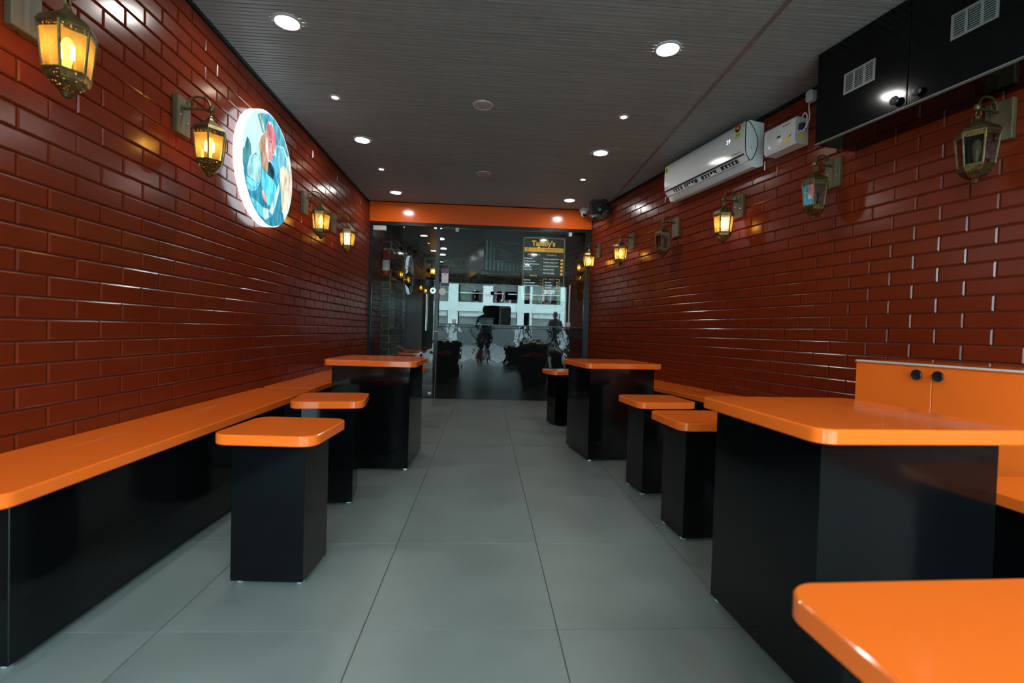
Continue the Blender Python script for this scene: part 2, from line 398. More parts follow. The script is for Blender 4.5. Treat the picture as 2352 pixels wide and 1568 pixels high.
# left: side light and door
sid = MB().box(XL+.045, -1.10, 0, .02, 0, .012).build('window_2', 'frame', loc=(0, YB+.014, 0), rot=(0, 0, BA)); struct(sid, 'narrow fixed glass pane beside the kitchen door')
MB().box(XL+.047, -1.102, .004, .012, .012, 2.262).build('pane', 'glass', sid)
door = MB().box(-1.094, -.676, 0, .024, .004, .016).build('door_1', 'frame', loc=(0, YB+.014, 0), rot=(0, 0, BA)); struct(door, 'clear glass kitchen door with steel pull bars')
MB().box(-1.094, -.676, .008, .016, .012, 2.255).build('pane', 'glass', door)
for dy in (-.055, .07):
    h = MB(); h.tube([(-.775, dy, .90), (-.775, dy, 1.38)], .012, 10)
    for z in (.98, 1.30): h.tube([(-.775, dy, z), (-.775, .012, z)], .007, 8)
    h.build('pull_bar', 'chrome', door, True)
MB().lathe([(.0, -.014), (.040, -.014), (.042, -.008), (.042, .004)], (-.697, 0, 1.428), 24, 'y').build('lock_disc', 'chrome', door, True)
MB().lathe([(.0, -.020), (.013, -.020), (.013, -.014)], (-.697, 0, 1.428), 16, 'y').build('lock_cylinder', 'blackp', door, True)
MB().box(-.735, -.690, .001, .007, .055, .085).build('corner_label', 'label', door)
tag(MB().cbox(XL+.06, XL+.22, -.03, .03, 2.19, 2.25, .003).build('door_closer', 'clip', loc=(0, YB+.01, 0), rot=(0, 0, BA)), 'grey door closer box under the black frame at the left', 'door closer')
tag(MB().lathe([(0, -.012), (.045, -.012), (.049, -.006), (.049, .002)], (-.573, YB+.008, 1.415), 28, 'y').build('round_sticker', 'whitematt', None, True), 'round white disc stuck on the glass beside the door post', 'sticker')
# payment placard on the glass (code left out)
pq = thing('payment_placard', 'purple and orange placard with white panel hung on the glass', 'placard', (-.542, YB-.012, 1.504))
MB().box(-.052, .052, 0, .005, 0, .208).build('card', 'purple', pq); MB().box(-.042, .042, -.0015, 0, .030, .155).build('white_panel', 'label', pq)
MB().box(-.052, .052, -.0012, 0, 0, .022).build('print_band', 'blue', pq)
for x in (-.018, .004): MB().box(x, x+.014, -.0025, -.0015, .138, .146).build('print_mark', 'blue', pq)
# counter
ct = thing('service_counter', 'black polished service counter under the glass screen', 'counter', (0, YB, 0), BA)
MB().box(-.618, 1.316, .006, .05, .0, .955).build('front_panel', 'counter', ct)
MB().cbox(-.622, 1.312, .0, .26, .957, .992, .004).build('countertop', 'counter', ct)
MB().cbox(-.618, -.575, -.004, .006, .93, .955, .002).build('bracket', 'blackp', ct)
tag(MB().box(-.575, -.555, -.008, -.002, .90, .945).build('small_switch', 'blackp', loc=(0, YB, 0), rot=(0, 0, BA)), 'tiny black switch on the upper left of the counter front', 'switch')
tag(MB().tube([(-.640, -.015, .0), (-.640, -.015, .60), (-.643, -.015, .90)], .010, 8).tube([(-.660, -.015, .885), (-.625, -.015, .885)], .014, 8).build('door_rod', 'chrome', None, True, loc=(0, YB, 0), rot=(0, 0, BA)), 'vertical steel rod at the left end of the counter', 'rod')
# ================================================================== MENU BOARD
mbd = thing('menu_board', 'tall black menu board with gold frame hung behind the glass', 'menu', (.768, YB+.065, 1.345), BA)
MB().cbox(-.300, .300, 0, .03, 0, .865, .004).build('panel', 'menu', mbd)
fr = MB(); ro = rrect(.555, .82, .03, 5); ri = rrect(.545, .81, .026, 5)
fr.add([(x, -.003, z+.432) for x, z in ro]+[(x, -.003, z+.432) for x, z in ri], [(i, (i+1) % 24, 24+(i+1) % 24, 24+i) for i in range(24)])
fr.build('gold_border', 'goldline', mbd)
T = lambda cx, cz: (lambda x, y: (cx+x, -.004, cz+y))
def mt(body, x, z, size, m, bold=0.0, align='LEFT', shear=0, sx=1.0): text_mb(body, size, T(x, z), bold, align, shear, sx).build('lettering', m, mbd)
mt("Tahiby's", -.01, .735, .098, 'gold', .0032, 'CENTER')
MB().box(-.262, .262, -.004, -.002, .655, .710).build('gold_strip', 'gold', mbd)
for x, s in [(-.225, .040)]+[(.030+.036*i, .028) for i in range(7)]:
    ic = MB(); ic.box(x-s/2, x+s/2, -.0048, -.0042, .682+s*.28, .682+s*.5); ic.box(x-s/2, x-s/2+.003, -.0048, -.0042, .682-s*.5, .682+s*.3); ic.box(x+s/2-.003, x+s/2, -.0048, -.0042, .682-s*.5, .682+s*.3); ic.box(x-s/2, x+s/2, -.0048, -.0042, .682-s*.5, .682-s*.4); ic.box(x-s*.15, x+s*.15, -.0048, -.0042, .682-s*.2, .682+s*.05); ic.build('calendar_icon', 'ink', mbd)
mt("Shawarma's", -.14, .605, .036, 'gold', .0004, 'CENTER', .3); mt("Combo's", .10, .605, .036, 'gold', .0004, 'CENTER', .3)
for i, (a, b) in enumerate((("Ch. Shawarma", '120'), ("Ch. Shawarma (Spl)", '140'), ("Chicken Falafel Shawarma", '160'), ("Falafel Wrap", '130'), ("Paneer Wrap", '140'))):
    mt(a, -.268, .558-.037*i, .0215, 'print_', .0007, sx=.9); mt(b, -.055, .558-.037*i, .019, 'goldline')
for i, a in enumerate(("Ch. Shawarma (Salad) Combo", "Ch. Shawarma (Spl) Combo", "Ch. Falafel Shawarma Combo", "Falafel Wrap Combo", "Paneer Wrap Combo")):
    z = .556-.047*i
    mt(a, -.008, z, .0205, 'print_', .0007, sx=.86); mt('+ Peri Peri Fries + Cool Drinks', -.006, z-.017, .0125, 'goldline')
    MB().lathe([(0, -.0045), (.018, -.0045), (.018, -.002)], (.243, 0, z-.005), 20, 'y').build('price_dot', 'gold', mbd)
mt("Bowl's", -.14, .325, .036, 'gold', .0004, 'CENTER', .3)
for i, (a, b) in enumerate((("Falafel Bowl", '150'), ("Chicken Salad Bowl", '160'), ("Chicken Falafel Salad Bowl", '170'))):
    mt(a, -.266, .268-.037*i, .0215, 'print_', .0007, sx=.9); mt(b, -.055, .268-.037*i, .019, 'goldline')
mt("Extra's", .11, .283, .026, 'gold', .0003, 'CENTER', .3)
bx = MB()
for a in ((-.005, .0, .135, .295), (.213, .218, .135, .295), (-.005, .218, .135, .139), (-.005, .055, .291, .295), (.165, .218, .291, .295)): bx.box(a[0], a[1], -.0045, -.002, a[2], a[3])
bx.build('gold_box', 'gold', mbd)
for i, a in enumerate(("Mayonnaise", "Water Bottle", "Cool Drinks")):
    mt(a, .022, .243-.036*i, .0205, 'print_', .0006, sx=.9); mt('20', .175, .243-.036*i, .0205, 'print_', .0006)
mt("Sides", -.14, .108, .030, 'goldline', 0, 'CENTER', .3)
for i, a in enumerate(("French Fries", "Peri Peri Fries")): mt(a, -.262, .075-.037*i, .0215, 'print_', .0007, sx=.9)
# ================================================================== FURNITURE
def feet(mb_list, w, d, t, h=.014):
    for sx in (-1, 1):
        for sy in (-1, 1):
            MB().lathe([(.012, 0), (.015, .003), (.013, h)], (sx*(w/2-.022), sy*(d/2-.022), 0), 12).build('foot', 'foot', t, True)
def pedestal(name, label, cat, x, y, deg, W, D, r, ztop, th, bw, bd, group, bx=0, by=0, topname='seat'):
    t = thing(name, label, cat, (x, y, 0), math.radians(deg), group)
    MB().rslab(0, 0, W, D, r, ztop-th, ztop, .003, 7).build(topname, 'orange', t, True)
    MB().cbox(bx-bw/2, bx+bw/2, by-bd/2, by+bd/2, .014, ztop-th, .0015).build('base', 'black', t)
    feet(None, bw, bd, t); return t
def stool(label, x, y, deg): return pedestal('stool', label, 'stool', x, y, deg, .360, .345, .055, .545, .037, .257, .220, 'orange topped stools', 0, -.012)
stool('orange topped black stool nearest on the left, beside the long bench', -.741, 1.838, -3)
stool('orange topped black stool between the nearest left stool and the left table', -.8085, 2.610, 8)
stool('orange topped stool hidden behind the left table near the counter', -.735, 4.62, -3)
stool('orange topped stool close to the counter on the right, beyond the far table', .806, 4.795, 14)
stool('orange topped stool almost hidden behind the far right table', .985, 4.30, 12)
stool('orange topped stool before the far right table, farther of the right pair', 1.037, 2.815, 7)
stool('orange topped stool beside the near right table, nearer of the right pair', 1.031, 2.215, 5)
pedestal('bench', 'large blurred orange bench seat in the lower right corner', 'bench', .792, .551, 2, .640, .345, .055, .545, .037, .54, .220, 'orange topped benches', 0, -.012)
def table(label, x, y, deg): return pedestal('table', label, 'table', x, y, deg, .590, .585, .045, .712, .038, .503, .490, 'orange topped tables', 0, 0, 'table_top')
table('orange topped black table on the left before the glass partition', -.717, 3.368, -2)
table('orange topped black table on the right, far one near the counter', .977, 3.668, 8.5)
table('large orange topped black table in the right foreground', 1.088, 1.400, 3)
def bench(label, loc, rz, x0, x1, y0, y1, ztop, corners, fx, insets):
    t = thing('bench', label, 'bench', loc, rz, 'orange topped benches')
    MB().rslab((x0+x1)/2, (y0+y1)/2, x1-x0, y1-y0, .055, ztop-.038, ztop, .003, 7).build('seat', 'orange', t, True)
    a, b, c, d = insets
    MB().cbox(x0+a, x1-b, y0+c, y1-d, .014, ztop-.038, .0015).build('base', 'black', t)
    for sx in (x0+a+.03, x1-b-.03):
        for sy in (y0+c+.03, y1-d-.03): MB().lathe([(.012, 0), (.015, .003), (.013, .014)], (sx, sy, 0), 12).build('foot', 'foot', t, True)
    return t
bench('long orange topped bench along the left brick wall in the foreground', (XL+.012, 1.21, 0), 0, 0, .370, 0, 2.17, .488, 0, 0, (.01, .049, .085, .03))
bench('second orange topped bench along the left wall behind the left table', (XL+.012, 3.392, 0), 0, 0, .352, 0, 1.90, .488, 0, 0, (.01, .049, .03, .05))
bench('orange topped bench along the right brick wall behind the right tables', RW(2.46, .014, 0), RANG, 0, 2.75, 0, .370, .477, 0, 0, (.05, .05, .01, .049))
bench('orange bench end at the right edge beside the near table', (1.535, .72, 0), 0, 0, .39, 0, .77, .488, 0, 0, (.045, .045, .045, .045))
# low orange cabinet on the right wall
cab = thing('low_cabinet', 'low orange cabinet with two doors and black knobs by the right wall', 'cabinet', RW(1.72, .012, 0), RANG)
MB().box(0, .70, 0, .35, .02, .820).build('body', 'orange', cab)
MB().cbox(-.002, .702, 0, .372, .820, .834, .002).build('cabinet_top', 'orange', cab)
MB().box(0, .69, .372, .3755, .826, .8335).build('white_edge', 'white', cab)
for x0, x1, kx in ((.003, .3505, .318), (.3535, .697, .402)):
    d = MB().cbox(x0, x1, .351, .368, .02, .819, .0015).build('door', 'orange', cab)
    MB().lathe([(.008, 0), (.008, .010), (.021, .014), (.023, .020), (.020, .025), (.012, .023), (0, .022)], (kx, .368, .785), 24, 'y').build('knob', 'blackp', d, True)
# ================================================================== LANTERNS
LAN = {}
def lantern_build(lit):
    t = thing('wall_lantern', 'x', 'lantern')
    # local: x along wall, y out of the wall, z up (origin on the wall at plate centre)
    MB().cbox(-.052, .052, 0, .026, -.09, .09, .003).build('back_plate', 'wood', t)
    sc = MB()
    for x, z in ((.03, .0), (-.03, -.02)): sc.lathe([(0, .029), (.004, .028), (.005, .026)], (x, 0, z), 10, 'y')
    sc.build('screw', 'chrome', t, True)
    cy = .150
    br = MB(); br.tube([(0, .026, .040), (0, cy+.012, .040)], .0055, 8)
    arc = [(0, .035+(cy-.035)*(.5-.5*math.cos(PI*i/12)), .042+.058*math.sin(PI*i/12)**.8) for i in range(13)]
    br.tube(arc, .0048, 8)
    br.tube([(0, .060+.018*math.cos(a), .062+.018*math.sin(a)) for a in [i*PI/6 for i in range(12)]], .0028, 6, True)
    br.lathe([(.011, -.012), (.015, 0), (.011, .012)], (0, cy+.008, .044), 12)
    br.build('bracket', 'brass', t, True)
    rg = MB(); rg.tube([(.010*math.cos(a), cy, .018+.014*math.sin(a)) for a in [i*PI/6 for i in range(12)]], .0022, 6, True)
    rg.build('ring', 'brass', t, True)
    z0, z1, R0, R1 = -.215, -.075, .058, .073     # pane zone, radius bottom/top
    n = 6; hexr = lambda r, z: [(r*math.cos(PI/6+i*PI/3), cy+r*math.sin(PI/6+i*PI/3), z) for i in range(n)]
    cap = MB().levels([hexr(R1+.004, z1-.004), hexr(R1+.006, z1+.004), hexr(R1-.004, z1+.022), hexr(.030, z1+.050), hexr(.016, z1+.062), hexr(.010, z1+.072), hexr(.012, z1+.078), hexr(.003, z1+.092)])
    cap.build('cap', 'brass', t)
    bw = MB().levels([hexr(R0+.004, z0+.004), hexr(R0+.005, z0-.006), hexr(R0-.002, z0-.024), hexr(.036, z0-.046), hexr(.016, z0-.058)], False)
    bw.build('pierced_bowl', 'pierced', t)
    MB().lathe([(.016, z0-.056), (.019, z0-.062), (.014, z0-.068), (.010, z0-.074), (0, z0-.077)], (0, cy, 0), 12).build('finial', 'brass', t, True)
    fr = MB()
    a, b = hexr(R0+.002, z0), hexr(R1+.002, z1)
    for i in range(n): fr.tube([a[i], b[i]], .0042, 6)
    for i in range(n):
        fr.tube([a[i], a[(i+1) % n]], .0042, 6); fr.tube([b[i], b[(i+1) % n]], .0042, 6)
    fr.build('cage', 'brass', t)
    # scalloped pierced skirt under the cap
    sk = MB().levels([hexr(R1+.0035, z1-.020), hexr(R1+.0045, z1-.002)], False); sk.build('pierced_skirt', 'pierced', t)
    for i in range(n):
        j = (i+1) % n
        MB().add([a[i], a[j], b[j], b[i]], [(0, 1, 2, 3)]).build('pane', 'amber' if lit else 'clearold', t)
    bl = MB().lathe([(.0, .0), (.009, .0), (.009, .012), (.013, .03), (.017, .06), (.016, .085), (.008, .10), (0, .102)], (0, cy, z0+.016), 14)
    bl.build('bulb', 'bulbglow' if lit else 'bulboff', t, True)
    MB().lathe([(.013, -.012), (.013, .004)], (0, cy, z0+.012), 12).build('socket', 'brass', t, True)
    if lit:
        MB().tube([(0, cy+.0175, z0+.048), (0, cy+.0175, z0+.092)], .006, 6).tube([(.0155, cy-.008, z0+.048), (.0155, cy-.008, z0+.092)], .006, 6).tube([(-.0155, cy-.008, z0+.048), (-.0155, cy-.008, z0+.092)], .006, 6).build('filament', 'bulb', t, True)
    return t
LANG = 'brass wall lanterns'
BODY = ('cap', 'pierced_bowl', 'finial', 'cage', 'pierced_skirt', 'pane', 'bulb', 'socket', 'filament')
def lantern(label, loc, rz, lit=True, yaw=0):
    if lit not in LAN: LAN[lit] = lantern_build(lit); t = LAN[lit]
    else: t = copy_tree(LAN[lit])
    t.location = loc; t.rotation_euler = (0, 0, rz); t['label'] = label; t['group'] = LANG
    q = Matrix.Rotation(math.radians(yaw), 3, 'Z'); c = Vector((0, .150, 0))
    for ch in t.children:
        if ch.name.split('.')[0] in BODY: ch.rotation_euler = (0, 0, math.radians(yaw)); ch.location = c-q @ c
    if lit:
        l = bpy.data.lights.new('lantern_light', 'POINT'); l.energy = 2.6; l.color = (1, .52, .13); l.shadow_soft_size = .012
        lo = bpy.data.objects.new('lantern_light', l); COL.objects.link(lo); lo.parent = t; lo.location = (0, .150, -.145)
    return t
LL = lambda y, z=1.937: (XL+.009, y, z)
lantern('lit amber lantern in the upper left corner, largest and nearest', LL(1.665), RY, True, -7)
lantern('lit amber lantern on the left wall just before the round sign', LL(2.475), RY, True, -7)
lantern('lit amber lantern on the left wall just beyond the round sign', LL(4.09), RY, True, 5)
lantern('lit amber lantern on the left wall closest to the glass partition', LL(4.855), RY, True, 12)
RL = lambda s, z: RW(s, .009, z)
lantern('lit amber lantern on the right wall closest to the orange fascia', RL(6.235, 1.992), RANG, True, 20)
lantern('lit amber lantern second from the far end of the right wall', RL(5.385, 1.963), RANG, True, -12)
lantern('unlit brass lantern on the right wall between two lit ones', RL(4.55, 1.948), RANG, False, -12)
lantern('lit amber lantern on the right wall below the air conditioner', RL(3.72, 1.943), RANG, True, -26)
lantern('unlit lantern whose glass mirrors the sign, below the far end of the black cabinet', RL(2.91, 1.950), RANG, False, -19.6)
lantern('unlit dark lantern at the upper right edge below the black cabinet', RL(2.085, 1.925), RANG, False, -8)
# ================================================================== ROUND LIGHT BOX
SGY, SGZ, SGR = 3.324, 1.957, .372
sg = thing('round_sign', 'round backlit sign with a blue armoured bird picture on the left wall', 'sign', (XL+.009, SGY, SGZ), RY)
rimm = emit('lit white sign rim', (.70, .92, 1.0), 5.2)
MB().lathe([(SGR-.004, .012), (SGR, .014), (SGR, .064), (SGR-.003, .066)], (0, 0, 0), 64, 'y').build('rim', rimm, sg, True)
MB().lathe([(.30, 0), (.30, .013)], (0, 0, 0), 32, 'y').build('back_spacer', 'blackp', sg)
faceb = emit('lit sign pale ground', (.62, .97, 1.0), 1.15)
MB().lathe([(SGR-.002, .0662), (0, .0664)], (0, 0, 0), 64, 'y', False).build('picture_ground', faceb, sg)
PIC = [
 ('wing', (.06, .30, .34), [(2.962,1.964),(2.984,1.989),(3.01,2.059),(3.033,2.054),(3.058,2.029),(3.068,1.975),(3.015,1.91),(2.988,1.85),(2.963,1.881)]),
 ('backdrop', (.035, .30, .44), [(2.977,1.846),(3.031,1.939),(3.138,2.012),(3.19,1.995),(3.473,2.005),(3.494,1.879),(3.549,1.706),(3.567,1.669),(3.489,1.625),(3.371,1.592),(3.286,1.589),(3.166,1.623),(3.085,1.672),(3.003,1.776)]),
 ('sky', (.10, .42, .55), [(3.136,2.248),(3.205,2.286),(3.299,2.318),(3.38,2.318),(3.462,2.292),(3.545,2.24),(3.622,2.16),(3.595,2.141),(3.528,2.19),(3.421,2.162),(3.41,2.132),(3.373,2.227),(3.353,2.272),(3.328,2.278),(3.286,2.269),(3.267,2.242),(3.262,2.188),(3.21,2.16)]),
 ('beam', (.62, .62, .42), [(3.16,2.255),(3.185,2.268),(3.255,2.17),(3.245,2.15)]),
 ('house', (.22, .66, .80), [(3.421,2.162),(3.529,2.177),(3.597,2.1),(3.631,2.091),(3.655,2.023),(3.599,2.053),(3.534,2.058),(3.48,2.02),(3.476,1.94),(3.438,1.928)]),
 ('shop_strip', (.85, .62, .52), [(3.597,2.1),(3.640,2.100),(3.672,2.050),(3.684,1.985),(3.675,1.89),(3.644,1.812),(3.637,1.782),(3.659,1.927),(3.648,2.021)]),
 ('roasted_cone', (.90, .78, .58), [(3.48,2.014),(3.503,2.041),(3.542,2.061),(3.599,2.053),(3.648,2.021),(3.659,1.927),(3.629,1.779),(3.568,1.72),(3.52,1.725),(3.494,1.879)]),
 ('sky_lower', (.10, .55, .78), [(3.41,2.13),(3.425,2.16),(3.455,2.0),(3.475,1.93),(3.435,1.90),(3.39,1.97),(3.345,2.02),(3.355,2.06),(3.39,2.09)]),
 ('head', (.86, .52, .45), [(3.255,2.19),(3.30,2.195),(3.37,2.17),(3.405,2.13),(3.385,2.09),(3.33,2.06),(3.30,2.01),(3.275,2.04),(3.255,2.10)]),
 ('comb', (.90, .22, .30), [(3.267,2.242),(3.286,2.269),(3.308,2.247),(3.328,2.278),(3.344,2.25),(3.353,2.272),(3.373,2.227),(3.39,2.247),(3.404,2.201),(3.409,2.145),(3.385,2.117),(3.347,2.153),(3.304,2.18),(3.262,2.188)]),
 ('neck', (.55, .34, .22), [(3.289,2.199),(3.236,2.174),(3.191,2.129),(3.161,2.069),(3.15,2.029),(3.177,1.991),(3.204,1.946),(3.245,1.929),(3.286,1.93),(3.298,1.984),(3.275,2.038),(3.252,2.098),(3.264,2.145),(3.297,2.177)]),
 ('face', (.85, .36, .40), [(3.277,2.163),(3.332,2.172),(3.376,2.158),(3.407,2.125),(3.379,2.089),(3.335,2.098),(3.293,2.113)]),
 ('ear', (.75, .95, 1.0), [(3.257,2.137),(3.279,2.114),(3.283,2.066),(3.261,2.052),(3.25,2.091)]),
 ('eye', (.02, .03, .03), [(3.318,2.150),(3.330,2.154),(3.340,2.148),(3.330,2.142)]),
 ('beak', (.95, .80, .62), [(3.363,2.115),(3.4,2.116),(3.42,2.078),(3.379,2.089)]),
 ('wattle', (.88, .32, .38), [(3.308,2.075),(3.343,2.094),(3.361,2.069),(3.352,2.028),(3.332,2.012),(3.303,2.023)]),
 ('chest', (.01, .06, .09), [(3.297,2.009),(3.339,2.011),(3.384,1.975),(3.372,1.914),(3.329,1.9),(3.286,1.924)]),
 ('gorget', (.35, .80, .90), [(3.137,2.047),(3.155,2.06),(3.19,1.995),(3.198,1.95),(3.171,1.977),(3.126,1.996)]),
 ('breastplate', (.12, .72, .95), [(3.205,1.934),(3.286,1.918),(3.372,1.907),(3.417,1.882),(3.435,1.822),(3.365,1.726),(3.294,1.72),(3.217,1.786),(3.197,1.853)]),
 ('pauldron', (.45, .92, 1.0), [(3.043,1.949),(3.102,1.987),(3.164,1.986),(3.198,1.944),(3.194,1.888),(3.183,1.83),(3.132,1.821),(3.083,1.823),(3.018,1.831),(3.016,1.882)]),
 ('arm_plate', (.20, .72, .92), [(3.004,1.824),(3.083,1.817),(3.183,1.827),(3.164,1.807),(3.085,1.774),(3.01,1.786)]),
 ('arm_plate', (.16, .62, .84), [(3.011,1.781),(3.085,1.771),(3.164,1.804),(3.122,1.764),(3.062,1.744),(3.017,1.751)]),
 ('trim_stripe', (.92, .60, .50), [(3.204,1.788),(3.23,1.802),(3.293,1.745),(3.273,1.724),(3.232,1.741)]),
 ('forearm', (.14, .70, .95), [(3.055,1.71),(3.124,1.706),(3.227,1.688),(3.309,1.693),(3.318,1.645),(3.264,1.613),(3.152,1.632),(3.099,1.665)]),
 ('cuff', (.55, .92, 1.0), [(3.221,1.686),(3.309,1.693),(3.321,1.645),(3.271,1.615),(3.23,1.624)]),
 ('blade', (.50, .93, 1.0), [(3.464,1.923),(3.472,1.873),(3.422,1.76),(3.367,1.669),(3.309,1.68),(3.377,1.774)]),
 ('cone_paper', (.92, .92, .88), [(3.501,1.731),(3.548,1.733),(3.622,1.764),(3.598,1.728),(3.549,1.709)]),
]
def lit_print(name, col, s):
    m = emit(name, col, s); N, K = m.node_tree.nodes, m.node_tree.links; e = [n for n in N if n.type == 'EMISSION'][0]
    tc = N.new('ShaderNodeTexCoord'); mp = N.new('ShaderNodeMapping'); mp.inputs['Scale'].default_value = (22, 1, 9); mp.inputs['Rotation'].default_value = (0, .6, 0)
    no = N.new('ShaderNodeTexNoise'); no.inputs['Scale'].default_value = 1; no.inputs['Detail'].default_value = 3; cr = N.new('ShaderNodeValToRGB')
    cr.color_ramp.elements[0].position = .36; cr.color_ramp.elements[1].position = .64
    cr.color_ramp.elements[0].color = (*[c*.55 for c in col], 1); cr.color_ramp.elements[1].color = (*[min(1, c*1.15+.03) for c in col], 1)
    K.new(tc.outputs['Object'], mp.inputs[0]); K.new(mp.outputs[0], no.inputs[0]); K.new(no.outputs['Fac'], cr.inputs[0]); K.new(cr.outputs[0], e.inputs[0]); return m
for k, (nm, col, pts) in enumerate(PIC):
    mm = lit_print('lit print '+nm, col, 1.25)
    MB().add([(-(y-SGY), .0667+.00012*k, z-SGZ) for y, z in pts], [tuple(range(len(pts)))]).build(nm, mm, sg)
# ================================================================== CEILING FITTINGS
def downlight(label, x, y, lens='lamp'):
    t = thing('downlight', label, 'ceiling light', (x, y, CEIL), 0, 'round white downlights')
    MB().lathe([(.058, -.004), (.062, -.010), (.074, -.006), (.076, 0)], (0, 0, 0), 32, caps=False).build('ring', 'ring', t, True)
    MB().lathe([(0, -.006), (.0595, -.006), (.0595, -.002)], (0, 0, 0), 32).build('lens', lens, t)
def spot(label, x, y):
    t = thing('spotlight', label, 'ceiling light', (x, y, CEIL), 0, 'small warm spotlights')
    MB().lathe([(.021, .0), (.024, -.006), (.038, -.006), (.041, 0)], (0, 0, 0), 24, caps=False).build('ring', 'ring', t, True)
    MB().lathe([(0, -.003), (.022, -.003), (.022, .0)], (0, 0, 0), 20).build('lens', 'warmlamp', t)
for lab, x, y in (('round white downlight at the upper left, nearest', -1.108, 2.679), ('round white downlight at the upper right, nearest', .995, 2.702),
                  ('round white downlight above the round sign, middle of the left row', -1.112, 4.276), ('round white downlight left of the air conditioner, middle of the right row', .998, 4.296),
                  ('round white downlight at the left end of the orange fascia', -1.117, 5.869), ('round white downlight beside the security camera', .996, 5.871),
                  ('round white downlight over the foreground on the left', -1.11, 1.085), ('round white downlight over the foreground on the right', .997, 1.10)): downlight(lab, x, y)
for lab, x, y in (('small warm spotlight on the left, nearer one', -1.112, 3.518), ('small warm spotlight on the right, nearer one', .998, 3.574),
                  ('small warm spotlight on the left, farther one', -1.112, 5.042), ('small warm spotlight on the right, farther one', .998, 5.07)): spot(lab, x, y)
for lab, y in (('round grey ceiling speaker in the middle, nearer one', 3.512), ('round grey ceiling speaker in the middle, farther one', 5.027)):
    t = thing('ceiling_speaker', lab, 'speaker', (-.058, y, CEIL), 0, 'ceiling speakers')
    MB().lathe([(.058, -.006), (.064, -.010), (.073, -.007), (.075, 0)], (0, 0, 0), 32, caps=False).build('rim', 'ring', t, True)
    MB().lathe([(0, -.008), (.045, -.0075), (.059, -.005)], (0, 0, 0), 32, caps=False).build('grille', 'speaker', t, True)
# ================================================================== AIR CONDITIONER and neighbours
ac = thing('air_conditioner', 'white split air conditioner on the right wall under the ceiling', 'air conditioner', RW(3.505, .010, 2.19), RANG)
ACL = 1.03; AD = .82     # depth factor
prof = [(.0, .0), (.0, .312), (.150, .318), (.178, .312), (.192, .294), (.197, .24), (.197, .15), (.190, .072), (.186, .066), (.150, .030), (.135, .028), (.130, .004), (.110, -.016), (.06, -.018)]
MB().levels([[(x, p*AD, q) for p, q in prof] for x in (0, ACL)]).build('body', 'whitegloss', ac, True)
fp = [(.176, .316), (.196, .298), (.203, .24), (.203, .15), (.196, .078), (.190, .078), (.196, .15), (.196, .24), (.190, .292), (.172, .311)]
MB().levels([[(x, p*AD, q) for p, q in fp] for x in (.006, ACL-.004)]).build('front_panel', 'whitegloss', ac, True)
MB().levels([[(x, p*AD, q) for p, q in [(.197, .078), (.199, .078), (.196, .066), (.188, .066)]] for x in (.012, ACL-.006)]).build('dark_strip', 'maroon', ac)
mv = MB().levels([[(x, p*AD, q) for p, q in [(.183, .064), (.152, .032), (.148, .036), (.178, .066)]] for x in (.055, ACL-.055)]); mv.build('outlet_recess', 'whitematt', ac)
for x0, x1 in ((.09, .27), (.33, .51), (.57, .74), (.78, .90)):
    MB().levels([[(x, p*AD, q) for p, q in [(.184, .060), (.156, .032), (.160, .029), (.188, .057)]] for x in (x0, x1)]).build('outlet_slot', 'blackp', ac)
for x in (.115, .150, .185, .225, .355, .395, .43, .465, .60, .64, .675, .71, .80, .835, .87): MB().levels([[(xx, p*AD, q) for p, q in [(.172, .064), (.158, .034), (.184, .036), (.188, .052)]] for xx in (x, x+.005)]).build('vane', 'whitematt', ac)
MB().levels([[(x, p*AD, q) for p, q in [(.158, .018), (.205, .012), (.206, .016), (.158, .023)]] for x in (.05, ACL-.05)]).build('louver_flap', 'whitegloss', ac)
for x in (.34, .62): MB().tube([(x, .165*AD, .035), (x+.012, .195*AD, .030), (x+.02, .200*AD, .016)], .006, 6).build('louver_arm', 'whitematt', ac)
pk = [(.192, .300), (.165, .305), (.120, .270), (.080, .215), (.066, .165), (.075, .110), (.105, .055), (.135, .030), (.160, .045), (.186, .085), (.194, .15), (.196, .24)]
from mathutils import geometry
def smoothloop(p, k=4):
    n = len(p); o = []
    for i in range(n):
        p0, p1, p2, p3 = p[i-1], p[i], p[(i+1) % n], p[(i+2) % n]
        for j in range(k):
            t = j/k
            o.append(tuple(.5*((2*p1[c])+(-p0[c]+p2[c])*t+(2*p0[c]-5*p1[c]+4*p2[c]-p3[c])*t*t+(-p0[c]+3*p1[c]-3*p2[c]+p3[c])*t**3) for c in (0, 1)))
    return o
pk = smoothloop(pk)
MB().tube([(-.002, a*AD, b) for a, b in pk], .0035, 6, True).build('end_outline', 'maroon', ac)
MB().add([(-.0015, a*AD, b) for a, b in pk], [tuple(range(len(pk)))]).build('end_panel', 'whitegloss', ac)
FY = .203*AD
MB().box(.040, .103, FY+.0006, FY+.0012, .200, .300).build('energy_label', 'stickbuff', ac)
MB().add([(.0715+.0315*math.cos(a), FY+.0016, .272+.036*math.sin(a)) for a in [PI*i/14 for i in range(15)]], [tuple(range(15))]).build('energy_fan', 'stickred', ac)
MB().add([(.0715+.014*math.cos(a), FY+.0020, .272+.016*math.sin(a)) for a in [PI*i/14 for i in range(15)]], [tuple(range(15))]).build('energy_sun', 'yellow', ac)
MB().add([(.041, FY+.0016, .272), (.102, FY+.0016, .272), (.082, FY+.0016, .250), (.061, FY+.0016, .250)], [(0, 1, 2, 3)]).build('energy_band', 'ink', ac)
for i, (za, zb, xa) in enumerate(((.228, .238, .090), (.218, .222, .095), (.210, .213, .092))): MB().box(.050, xa, FY+.0014, FY+.0018, za, zb).build('energy_print', 'green', ac)
text_mb('29', .045, (lambda x, y: (.170-x, FY+.0010, .200+y)), .0004, 'CENTER').build('display_digits', 'digits', ac)
